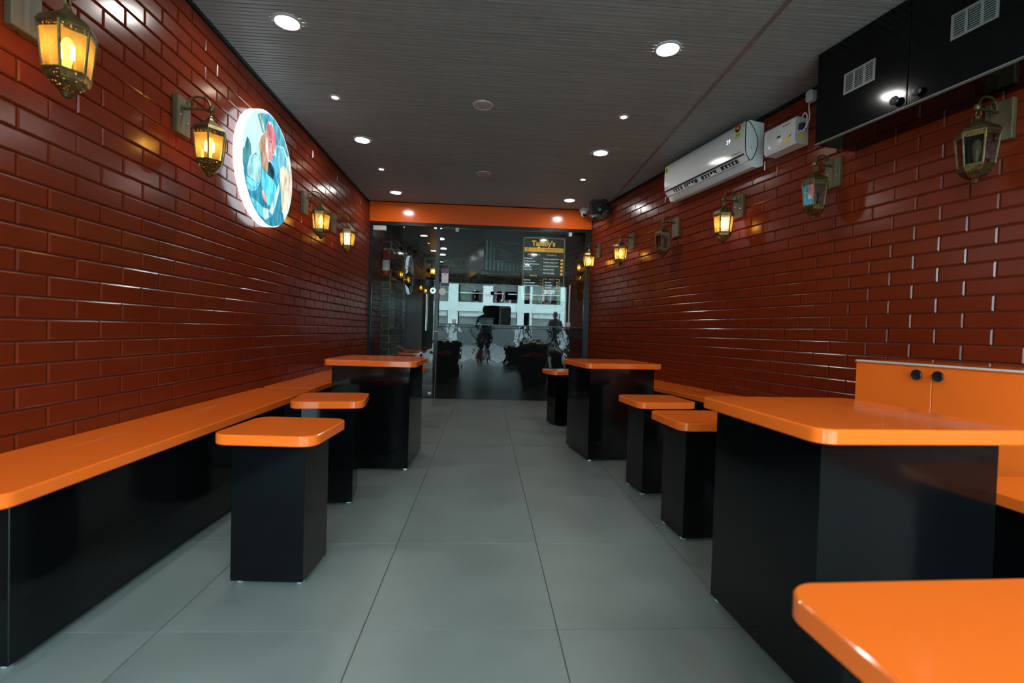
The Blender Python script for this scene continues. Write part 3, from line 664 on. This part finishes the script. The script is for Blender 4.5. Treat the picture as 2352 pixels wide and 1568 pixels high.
text_mb('DC Inverter', .020, (lambda x, y: (.085-x, FY+.0008, .090+y)), .0004, 'CENTER').build('lettering', 'ink', ac)
text_mb('FAST INV', .016, (lambda x, y: (.985-x, FY+.0008, .092+y)), .0004, 'CENTER').build('lettering', 'ink', ac)
MB().box(ACL-.062, ACL-.014, FY+.0006, FY+.0012, .225, .292).build('round_label', 'yellow', ac)
MB().lathe([(0, FY+.0016), (.018, FY+.0016), (.018, FY+.0010)], (ACL-.038, 0, .258), 18, 'y').build('round_label_print', 'green', ac)
text_mb('IFB', .016, (lambda x, y: (-.004, .115-y, .110+x)), .0003).build('lettering', 'ink', ac)
# stabiliser
sb = thing('voltage_stabilizer', 'white voltage stabilizer box beside the air conditioner', 'stabilizer', RW(3.118, .010, 2.203), RANG)
MB().levels([[(x, p, q) for p, q in [(0, 0), (0, .172), (.098, .172), (.104, .166), (.104, .018), (.090, 0)]] for x in (0, .265)]).build('body', 'white', sb, True)
fpn = MB().lathe([(.078, .1042), (.070, .1062), (0, .1065)], (.165, 0, .090), 28, 'y', False); fpn.build('round_panel', 'white', sb, True)
MB().cbox(.118, .150, .1055, .1085, .082, .094, .001).build('slot', 'blackp', sb)
MB().add([(.035, .1046, .048), (.095, .1046, .028), (.095, .1046, .046), (.035, .1046, .074)], [(0, 1, 2, 3)]).build('sticker', 'yellow', sb)
MB().add([(.035, .1049, .062), (.065, .1049, .054), (.035, .1049, .074)], [(0, 1, 2)]).build('sticker_corner', 'ink', sb)
MB().box(-.0006, 0, .030, .080, .035, .058).build('side_sticker', 'yellow', sb)
MB().cbox(-.030, 0, .045, .085, .085, .125, .003).build('plug_block', 'blackp', sb)
MB().box(.045, .105, .1042, .1046, .142, .148).build('print_mark', 'ink', sb)
pg = thing('wall_plug', 'white plug with looped white cable beside the stabilizer', 'plug', RW(3.085, .010, 2.50), RANG)
MB().cbox(-.038, .038, 0, .006, -.045, .040, .003).build('socket_plate', 'blackp', pg)
MB().rslab(0, 0, .055, .075, .018, 0, .045, .006, 5).build('plug_body', 'white', pg, True).rotation_euler = (-PI/2, 0, 0)
cb = [(0, .035, -.035), (-.012, .05, -.08), (-.020, .05, -.14), (-.005, .05, -.19), (.02, .05, -.215), (.038, .05, -.19), (.042, .05, -.14), (.02, .052, -.105), (-.005, .055, -.13), (-.008, .06, -.19), (.012, .065, -.22), (.03, .07, -.215)]
def spline(p, k=6):
    o = []
    for i in range(len(p)-1):
        p0, p1, p2, p3 = p[max(i-1, 0)], p[i], p[i+1], p[min(i+2, len(p)-1)]
        for j in range(k):
            t = j/k; o.append(tuple(.5*((2*p1[c])+(-p0[c]+p2[c])*t+(2*p0[c]-5*p1[c]+4*p2[c]-p3[c])*t*t+(-p0[c]+3*p1[c]-3*p2[c]+p3[c])*t**3) for c in range(3)))
    return o+[p[-1]]
MB().tube(spline(cb), .0042, 8).build('cable', 'cable', pg, True)
# black overhead cabinet
oc = thing('overhead_cabinet', 'black overhead wall cabinet with vents and black knobs at the upper right', 'cabinet', RW(1.30, .010, 2.043), RANG)
MB().box(0, 1.490, 0, .272, 0, .512).build('body', 'black', oc)
MB().box(0, 1.490, .272, .292, .0, .004).build('bottom_edge', 'vent', oc)
for x0, x1, vx, kx in ((.992, 1.489, 1.235, 1.035), (.490, .988, .73, .935)):
    d = MB().cbox(x0, x1, .273, .291, .006, .512, .0015).build('door', 'black', oc)
    v = MB(); v.box(vx-.085, vx+.085, .291, .294, .205, .215).box(vx-.085, vx+.085, .291, .294, .305, .315)
    for q in (-.085, -.033, .023, .075): v.box(vx+q, vx+q+.010, .291, .294, .215, .305)
    v.build('vent_frame', 'vent', d)
    for g in (-.075, -.023, .033):
        for i in range(9): 
            if i == 0: pass
            MB().box(vx+g, vx+g+.042, .291, .2935, .219+.0098*i, .223+.0098*i).build('vent_slat', 'vent', d)
    MB().lathe([(.008, 0), (.008, .010), (.020, .014), (.022, .020), (.018, .026), (0, .028)], (kx, .291, .045), 20, 'y').build('knob', 'blackp', d, True)
# ================================================================== FANS, CAMERA
def fan(label, loc, rz, yaw, pitch, R=.135, arm=.13):
    t = thing('wall_fan', label, 'fan', loc, rz, 'black wall fans')
    MB().lathe([(.045, 0), (.05, .006), (.045, .03), (.02, .04)], (0, 0, 0), 20, 'y').build('wall_base', 'blackp', t, True)
    rot = Matrix.Rotation(yaw, 3, 'Z') @ Matrix.Rotation(pitch, 3, 'X')
    c = Vector((0, arm, -.01)); P = lambda v: c + rot @ Vector(v)
    MB().tube(spline([(0, .03, 0), (0, .06, .02), tuple(P((0, -.05, 0)))]), .016, 10).build('arm', 'blackp', t, True)
    tr = lambda mb: (setattr(mb, 'v', [tuple(P(v)) for v in mb.v]), mb)[1]
    tr(MB().lathe([(.03, -.07), (.045, -.06), (.048, -.01), (.02, .0)], (0, 0, 0), 20, 'y')).build('motor', 'blackp', t, True)
    g = MB()
    for r, y in ((R, .02), (R, -.01), (R*.72, .048), (R*.4, .055), (R*.98, .032)): g.tube([(r*math.cos(a), y, r*math.sin(a)) for a in [i*2*PI/36 for i in range(36)]], .0028 if r < R else .005, 5, True)
    for k in range(40):
        a = 2*PI*k/40; pts = []
        for i in range(6):
            u = i/5; r = .028+(R-.028)*u; aa = a+.55*u; pts.append((r*math.cos(aa), .058-.036*u**3, r*math.sin(aa)))
        g.tube(pts, .0017, 4)
    for k in range(24):
        a = 2*PI*k/24; g.tube([(.05*math.cos(a), -.055, .05*math.sin(a)), (R*math.cos(a), -.01, R*math.sin(a))], .0017, 4)
    tr(g).build('grille', 'blackp', t)
    tr(MB().lathe([(0, .066), (.026, .062), (.030, .054), (0, .052)], (0, 0, 0), 20, 'y')).build('badge', 'blackp', t, True)
    b = MB()
    for k in range(5):
        a0 = 2*PI*k/5; vs = []
        for i in range(5):
            r = .03+(R*.86-.03)*i/4; wd = .35+.25*math.sin(PI*i/4*.7)
            for e, yy in ((-wd, .012), (wd, .034)): vs.append((r*math.cos(a0+e), yy, r*math.sin(a0+e)))
        b.add(vs, [(2*i, 2*i+1, 2*i+3, 2*i+2) for i in range(4)])
    tr(b).build('blades', 'blackp', t, True); return t
fan('black wall fan beside the security camera in the far right corner', RW(5.99, .010, 2.455), RANG, math.radians(58), math.radians(-14), .135, .14)
cc = thing('security_camera', 'white dome security camera on the ceiling in front of the orange fascia', 'camera', (1.252, 6.235, CEIL), math.radians(12))
MB().cbox(-.048, .048, -.048, .048, -.045, .0, .006).build('base_box', 'white', cc)
MB().lathe([(.044, -.045), (.043, -.062), (.038, -.085), (.024, -.108), (.0, -.116)], (0, 0, 0), 28).build('dome', 'white', cc, True)
MB().lathe([(0, -.005), (.022, -.004), (.026, .006)], (0, -.034, -.088), 20, 'y').build('lens', 'blackp', cc, True)
tag(MB().lathe([(0, .02), (.016, .018), (.020, .008), (.024, 0)], (0, 0, 0), 18, 'y').build('door_stop', 'chrome', None, True, loc=(XL+.009, 5.42, 1.915), rot=(0, 0, RY)), 'small round chrome knob on the left wall next to the glass partition', 'knob')
# ================================================================== KITCHEN BEHIND THE GLASS
struct(MB().box(XL-.2, xr(YK)+.4, YK, YK+.2, -.1, CEIL+.012).build('wall_back', 'yellowgrout'), 'black tiled kitchen back wall')
wb = bpy.data.objects['wall_back']
def ktile(l, h):
    a, b = l/2-.006, h/2-.006; rect = lambda u, v, y: [(-u, -y, -v), (u, -y, -v), (u, -y, v), (-u, -y, v)]
    return MB().levels([rect(a, b, 0), rect(a, b, .003), rect(a-.004, b-.004, .006)])
KT = ktile(.20, .10); me = None; rest = MB()
for k in range(25):
    for i in range(-8, 9):
        x = i*.2+(.1 if k % 2 else 0)-.07; z = .05+k*.1
        if x < -1.32 or x > xr(YK)-.12: continue
        if z > 1.9 and x < .0:
            if me is None: o = KT.build('tile', 'bricktrim', wb, loc=(x, YK, z)); me = o.data
            else: link('tile', me, wb, loc=(x, YK, z))
        else: rest.add([(a+x, b+YK, c+z) for a, b, c in KT.v], KT.f)
rest.build('tile_field', 'ktile', wb, kind='stuff')
# black tiled pillar / kitchen left wall
wk = struct(MB().box(XL+.002, -1.43, 7.25, YK, -.002, CEIL+.003).build('wall_kitchen', 'yellowgrout'), 'black tiled kitchen side wall with ochre joints')
rest = MB(); me = None
for k in range(25):
    z = .05+k*.1
    for i in range(19):
        y = 7.25+.1+i*.2+(.1 if k % 2 else 0)
        if y > YK-.1: continue
        # rotate tile to face +X
        if y < 8.6 and z > .9:
            if me is None: o = KT.build('tile', 'bricktrim', wk, loc=(-1.43, y, z), rot=(0, 0, PI/2)); me = o.data
            else: link('tile', me, wk, loc=(-1.43, y, z), rot=(0, 0, PI/2))
        else: rest.add([(-1.43-b, y+a, z+c) for a, b, c in KT.v], KT.f)
    rest.add([(-1.487+a*.5, 7.25+b, z+c) for a, b, c in KT.v], KT.f)
rest.build('tile_field', 'ktile', wk, kind='stuff')
ku = thing('storage_unit', 'dark storage unit along the kitchen back wall, seen through the glass', 'cabinet', (-.30, 10.52, 0))
MB().box(-.72, .66, 0, .44, .02, 1.74).build('body', 'kback', ku)
for i in range(3):
    d = MB().cbox(-.715+.458*i, -.262+.458*i, -.02, 0, .06, 1.72, .002).build('door', 'kback', ku)
    MB().tube([(-.31+.458*i, -.035, .8), (-.31+.458*i, -.035, 1.1)], .008, 6).build('handle', 'chrome', d, True)
# extractor hood
hd = thing('extractor_hood', 'large grey corrugated extractor hood with a steel canopy behind the glass', 'extractor hood', RW(0, 0, 0)*0+Vector((-.056, 8.7, 0)), RANG-PI/2)
HW = 1.0
hl = MB(); n = 60
for (ax, L0) in (('x', .95), ('y', 2.2)):
    pts = []
    m = int(L0/.036)
    for i in range(m+1):
        u = i*L0/m; d = .006 if i % 2 else 0
        pts.append((u, d))
    for i in range(m):
        (u0, d0), (u1, d1) = pts[i], pts[i+1]
        if ax == 'x': q = [(u0, d0, 2.02), (u1, d1, 2.02), (u1, d1, CEIL+.001), (u0, d0, CEIL+.001)]
        else: q = [(d0, u0, 2.02), (d1, u1, 2.02), (d1, u1, CEIL+.001), (d0, u0, CEIL+.001)]
        hl.add(q, [(0, 1, 2, 3)])
hl.build('corrugated_cladding', 'corr', hd)
MB().box(.0, .95, 0, .02, 1.995, 2.02).box(0, .02, 0, 2.2, 1.995, 2.02).build('edge_trim', 'kback', hd)
MB().levels([[(-.02, .05, 1.93), (.95, .05, 1.90), (.95, .05, 2.0), (-.02, .05, 2.0)], [(.10, 1.9, 1.90), (.95, 1.9, 1.90), (.95, 1.9, 2.0), (.10, 1.9, 2.0)]]).build('steel_canopy', 'steel', hd)
MB().cbox(.19, .78, -.03, -.004, 2.18, 2.50, .004).build('steel_duct_panel', 'steel', hd)
# kitchen counter, appliances
kc = thing('kitchen_worktop', 'dark kitchen worktop behind the service counter', 'worktop', (.2, 8.9, 0))
MB().box(-.7, .40, 0, .6, 0, .86).build('body', 'kback', kc); MB().cbox(-.72, .42, -.02, .62, .86, .90, .004).build('worktop', 'steel', kc)
gr = thing('grill_machine', 'dark grey kitchen machine seen through the hatch', 'machine', (.42, 8.95, .90))
MB().cbox(-.16, .16, 0, .4, 0, .62, .01).build('housing', 'mirrorish', gr); MB().box(-.13, .13, -.006, 0, .12, .45).build('window', 'ink', gr); MB().tube([(-.12, -.03, .52), (.12, -.03, .52)], .01, 8).build('handle', 'chrome', gr, True)
bxx = thing('steel_container', 'grey steel container on the kitchen worktop seen through the hatch', 'container', (.02, 9.0, .90))
MB().cbox(-.14, .14, 0, .3, 0, .24, .01).build('tub', 'mirrorish', bxx); MB().cbox(-.15, .15, -.01, .31, .24, .26, .004).build('lid', 'mirrorish', bxx)
for lab, x, y in (('kitchen downlight seen through the glass, nearest behind the post', -.80, 7.82), ('large kitchen downlight beside the black post', -.84, 8.76), ('small kitchen downlight between two larger ones', -.88, 9.79), ('kitchen downlight closest to the black tiled back wall', -.97, 10.6)): downlight(lab, x, y, 'klamp')
lk = lantern('small lit lantern on the black tiled kitchen wall', (-1.19, YK-.008, 2.36), PI, True)
fan('black wall fan behind the glass above the fire extinguisher', (XL+.012, 6.98, 2.34), RY, math.radians(-48), math.radians(-22), .15, .16)
fan('second black wall fan on the black tiled kitchen wall', (-1.42, 8.15, 2.26), RY, math.radians(-48), math.radians(-22), .15, .16)
ex = thing('fire_extinguisher', 'red fire extinguisher hanging on the wall behind the glass', 'fire extinguisher', (-1.475, 7.165, 1.70))
MB().lathe([(.0, 0), (.055, 0), (.060, .012), (.060, .30), (.045, .34), (.020, .355), (.018, .37), (0, .37)], (0, 0, 0), 24).build('cylinder', 'red', ex, True)
MB().add([(.0606*math.cos(a), .0606*math.sin(a), z) for z in (.06, .21) for a in [-PI*.85+i*PI*.7/10 for i in range(11)]], [(i, i+1, 12+i, 11+i) for i in range(10)]).build('label', 'label', ex)
MB().add([(.0607*math.cos(a), .0607*math.sin(a), z) for z in (.235, .255) for a in [-PI*.85+i*PI*.7/10 for i in range(11)]], [(i, i+1, 12+i, 11+i) for i in range(10)]).build('print_band', 'blue', ex)
MB().cbox(-.02, .02, -.05, .03, .375, .390, .003).tube([(0, -.02, .39), (0, -.07, .43)], .007, 6).lathe([(0, -.03), (.018, -.03), (.018, -.02)], (-.02, 0, .372), 12, 'y').build('valve_handle', 'chrome', ex)
MB().tube(spline([(.015, 0, .37), (.06, -.02, .36), (.075, -.02, .28), (.072, -.01, .15)]), .007, 6).build('hose', 'blackp', ex, True)
bpn = thing('black_panel', 'tall glossy black panel standing in the kitchen passage behind the glass door', 'panel', (-1.085, 7.95, 0))
MB().cbox(-.275, .275, 0, .03, .0, 1.735, .002).build('board', 'film', bpn)
for x in (-.245, .245): MB().box(x-.028, x+.028, -.003, 0, 1.705, 1.728).build('corner_label', 'label', bpn)
ks = pedestal('stool', 'orange topped stool behind the glass with a dark cloth on it', 'stool', -1.165, 7.63, 0, .36, .345, .055, .545, .037, .257, .22, 'orange topped stools')
ap = MB(); rows = []
for i in range(9):
    x = -.19+.43*i/8
    rows.append([(x, -.10+.2*j/4, .006+.028*abs(math.sin(i*1.1+j))*(1-.4*i/8)+(.075*(1-i/2.2) if i < 2 else 0)) for j in range(5)])
ap.add([p for r in rows for p in r], [(5*i+j, 5*i+j+1, 5*i+j+6, 5*i+j+5) for i in range(8) for j in range(4)])
apo = ap.build('apron', 'apron', None, True, loc=(-1.165, 7.60, .546)); sdm = apo.modifiers.new('thickness', 'SOLIDIFY'); sdm.thickness = .006; sdm.offset = 1
tag(apo, 'crumpled orange apron lying on the stool behind the glass', 'apron')
# black phone on the kitchen's brick wall
ph = thing('intercom_phone', 'black intercom handset on the brick wall behind the glass', 'phone', RW(7.55, .010, 1.33), RANG)
MB().cbox(-.09, .09, 0, .03, 0, .26, .006).build('panel', 'blackp', ph)
MB().tube(spline([(-.16, .03, .23), (-.17, .06, .18), (-.17, .06, .06), (-.16, .03, .0)]), .022, 8).build('handset', 'blackp', ph, True)
MB().tube([(-.16+.012*math.cos(i*1.3), .03+.012*math.sin(i*1.3), -.0-.3*i/60) for i in range(60)], .004, 5).build('coiled_cord', 'blackp', ph, True)
# ================================================================== STREET BEHIND THE CAMERA (seen mirrored in the glass)
struct(MB().box(-16, 18, -3.0, YF, -.10, -.012).build('floor_pavement', 'concrete'), 'concrete pavement outside the shop front')
struct(MB().box(-40, 40, -60, -3.2, -.25, -.15).build('floor_road', 'road'), 'asphalt road outside')
kerb = struct(MB().box(-16, 18, -3.2, -3.0, -.25, -.03).build('trim_6', 'concrete'), 'kerb of the pavement')
for i in range(-14, 16, 2): MB().box(i, i+1, -3.205, -2.998, -.2, -.028).build('kerb_paint', 'kerby', kerb)
bd = thing('shop_building', 'white shop building across the street, seen mirrored in the glass', 'building', (0, -23.65, 0))
MB().box(-18, 20, -5, -1.4, -.2, 10).build('wall', 'dark', bd)
for z0, z1 in ((2.34, 3.02), (4.75, 5.5), (7.4, 8.2)): MB().box(-18, 20, -1.4, 0, z0, z1).build('floor_slab', 'facade', bd)
for x0, x1 in ((-17, -16), (-11.2, -10.4), (-6.4, -5.6), (-2.83, -2.08), (2.44, 2.95), (3.40, 3.56), (5.75, 6.5), (10.5, 11.3), (15.8, 16.6)): MB().cbox(x0, x1, -1.0, -.02, -.2, 10, .02).build('column', 'facade', bd)
for x0, x1 in ((-10.3, -6.5), (-5.5, -2.9), (-2.0, 2.38), (3.6, 5.7), (6.6, 10.4)):
    MB().box(x0, x1, -.62, -.55, -.1, 1.95).build('window', 'pane', bd); MB().box(x0, x1, -.60, -.25, 1.95, 2.36).build('sign_board', 'facade', bd)
    MB().box(x0, x1, -.75, -.68, 3.02, 4.74).build('window', 'shade', bd)
    MB().box(x0, x1, -.30, -.27, 3.72, 3.76).build('rail', 'chrome', bd)
MB().cbox(-.19, .55, .02, .06, 2.80, 4.30, .01).build('banner', 'whitematt', bd)
text_mb('SALE', .26, lambda x, y: (.18-x, .065, 3.5+y), .004, 'CENTER').build('lettering', 'pink', bd)
text_mb('SIDE', .42, lambda x, y: (4.85-x, .03, 3.82+y), .012, 'CENTER').build('lettering', 'whitematt', bd)
for i in range(34):
    x = random.choice((random.uniform(.7, 2.3), random.uniform(-1.9, -.3), random.uniform(3.7, 5.6), random.uniform(.7, 2.3))); h = random.uniform(.6, .95); m = random.choice(('pink', 'navy', 'cream', 'navy', 'pink', 'whitematt', 'leaf', 'pot'))
    MB().levels([[(x+a*w_, -.42+b*.08, 3.95-k*h) for a, b in ((-1, -1), (1, -1), (1, 1), (-1, 1))] for k, w_ in ((0, .04), (.12, .14), (.6, .12), (1, .17))]).build('garment', m, bd)
for i in range(14):
    x = random.uniform(-1.9, 2.3) if i % 2 else random.uniform(3.7, 5.6)
    MB().lathe([(0, 0), (.05, .02), (.05, .04)], (x, -.5, 4.6), 8).build('shop_lamp', 'bulbglow', bd)
# potted palm on the pavement
pp = thing('potted_palm', 'green potted palm outside the shop front, seen mirrored in the glass', 'plant', (-.12, -2.2, -.012))
MB().lathe([(.12, 0), (.16, .02), (.19, .30), (.20, .34), (.17, .34), (.16, .30), (0, .30)], (0, 0, 0), 20).build('pot', 'pot', pp, True)
for k in range(12):
    a = k*2.4; ln = random.uniform(.55, .8); lf = MB(); n = 8; vs = []
    for i in range(n+1):
        u = i/n; r = ln*u*.85; z = .30+.75*ln*math.sin(u*2.0)*1.2; wd = .05*math.sin(PI*min(1, u*.9+.1))
        for e in (-wd, wd): vs.append((r*math.cos(a)-e*math.sin(a), r*math.sin(a)+e*math.cos(a), z-abs(e)*.3))
    lf.add(vs, [(2*i, 2*i+1, 2*i+3, 2*i+2) for i in range(n)]); lf.build('leaf', 'leaf', pp, True)

# ---- two people outside the frame, seen only as dark mirror images in the glass
def person(name, label, loc, rz, arms, cloth):
    J = dict(pelvis=(0, 0, .86), spine=(0, .01, 1.02), chest=(0, 0, 1.20), neck=(0, .005, 1.345), skull=(0, .02, 1.42))
    R = dict(pelvis=.135, spine=.125, chest=.14, neck=.055, skull=.05)
    E = [('pelvis', 'spine'), ('spine', 'chest'), ('chest', 'neck'), ('neck', 'skull')]
    for sd, sx in (('l', -1), ('r', 1)):
        for n, p, q in (('hip', (.085*sx, 0, .82), .10), ('knee', (.095*sx, .02, .46), .062), ('ankle', (.10*sx, -.01, .09), .042), ('heel', (.10*sx, .02, .045), .04), ('toe', (.115*sx, .15, .03), .03)): J[n+sd] = p; R[n+sd] = q
        E += [('pelvis', 'hip'+sd), ('hip'+sd, 'knee'+sd), ('knee'+sd, 'ankle'+sd), ('ankle'+sd, 'heel'+sd), ('heel'+sd, 'toe'+sd)]
        el, wr = arms
        J['sh'+sd] = (.17*sx, 0, 1.265); R['sh'+sd] = .062; J['el'+sd] = (el[0]*sx, el[1], el[2]); R['el'+sd] = .042
        J['wr'+sd] = (wr[0]*sx, wr[1], wr[2]); R['wr'+sd] = .028
        d = (Vector(J['wr'+sd])-Vector(J['el'+sd])).normalized(); pm = Vector(J['wr'+sd])+d*.06
        J['pm'+sd] = tuple(pm); R['pm'+sd] = .032
        E += [('chest', 'sh'+sd), ('sh'+sd, 'el'+sd), ('el'+sd, 'wr'+sd), ('wr'+sd, 'pm'+sd)]
        side = d.cross(Vector((0, 0, 1))).normalized() if abs(d.z) < .9 else Vector((0, 1, 0))
        for k, (off, ln) in enumerate(((-.024, .060), (-.008, .072), (.008, .068), (.024, .052))):
            a, b = pm+side*off+d*.02, pm+side*off+d*(.02+ln*.55)+Vector((0, 0, -.006)); c = b+d*ln*.4+Vector((0, 0, -.02))
            for nn, pp in (('a', a), ('b', b), ('c', c)): J['f%d%s%s' % (k, nn, sd)] = tuple(pp); R['f%d%s%s' % (k, nn, sd)] = .008
            E += [('pm'+sd, 'f%da%s' % (k, sd)), ('f%da%s' % (k, sd), 'f%db%s' % (k, sd)), ('f%db%s' % (k, sd), 'f%dc%s' % (k, sd))]
        th = Vector(J['wr'+sd])+d*.03+side*(-.04*sx); J['th'+sd] = tuple(th); R['th'+sd] = .010; J['ti'+sd] = tuple(th+d*.045); R['ti'+sd] = .009
        E += [('wr'+sd, 'th'+sd), ('th'+sd, 'ti'+sd)]
    keys = list(J); me = bpy.data.meshes.new(name); me.from_pydata([J[k] for k in keys], [(keys.index(a), keys.index(b)) for a, b in E], [])
    o = bpy.data.objects.new(name, me); COL.objects.link(o)
    sk = o.modifiers.new('skin', 'SKIN'); sk.use_smooth_shade = True
    for i, k in enumerate(keys): me.skin_vertices[0].data[i].radius = (R[k], R[k]*.8 if k in ('pelvis', 'spine', 'chest') else R[k])
    me.skin_vertices[0].data[0].use_root = True
    sb_ = o.modifiers.new('sub', 'SUBSURF'); sb_.levels = 1; sb_.render_levels = 1
    dg = bpy.context.evaluated_depsgraph_get(); m2 = bpy.data.meshes.new_from_object(o.evaluated_get(dg)); bpy.data.objects.remove(o)
    bm = bmesh.new(); bm.from_mesh(m2)
    hm = Matrix.Translation((0, .025, 1.475)) @ Matrix.Diagonal((.078, .095, .115, 1))
    res = bmesh.ops.create_uvsphere(bm, u_segments=18, v_segments=14, radius=1, matrix=hm)
    for v in res['verts']:
        p = v.co
        if p.y > .08 and abs(p.x) < .018 and 1.44 < p.z < 1.485: p.y += .022*(1-abs(p.z-1.455)/.04)          # nose
        if p.y > .08 and .02 < abs(p.x) < .05 and 1.475 < p.z < 1.50: p.y -= .010                              # eye sockets
        if abs(p.x) > .074 and -.01 < p.y < .05: p.x *= 1.14                                                  # ears
    bm.to_mesh(m2); bm.free()
    m2.materials.clear(); m2.materials.append(M[cloth]); m2.materials.append(M['skin'])
    for f in m2.polygons:
        f.use_smooth = True
        if f.center.z > 1.375: f.material_index = 1
    t = thing(name, label, 'person', loc, rz); link('body', m2, t)
    hr = MB(); rings = []
    for i in range(7):
        a = PI/2*i/6*.95; rings.append([(.084*math.cos(a)*math.cos(b), .015+.100*math.cos(a)*math.sin(b), 1.49+.115*math.sin(a)-(.05 if i == 0 and math.sin(b) < .3 else 0)) for b in [2*PI*j/18 for j in range(18)]])
    hr.levels(rings).build('hair', 'ink', t, True)
    return t
person('person', 'person in dark clothes holding a camera at chest height, mirrored in the glass', (.01, -.42, 0), 0, ((.24, .06, 1.02), (.09, .24, .93)), 'navy')
person('person', 'person in dark clothes standing outside the shop front, mirrored in the glass', (2.25, -2.45, -.012), PI, ((.23, -.02, 1.00), (.22, .08, .78)), 'navy')
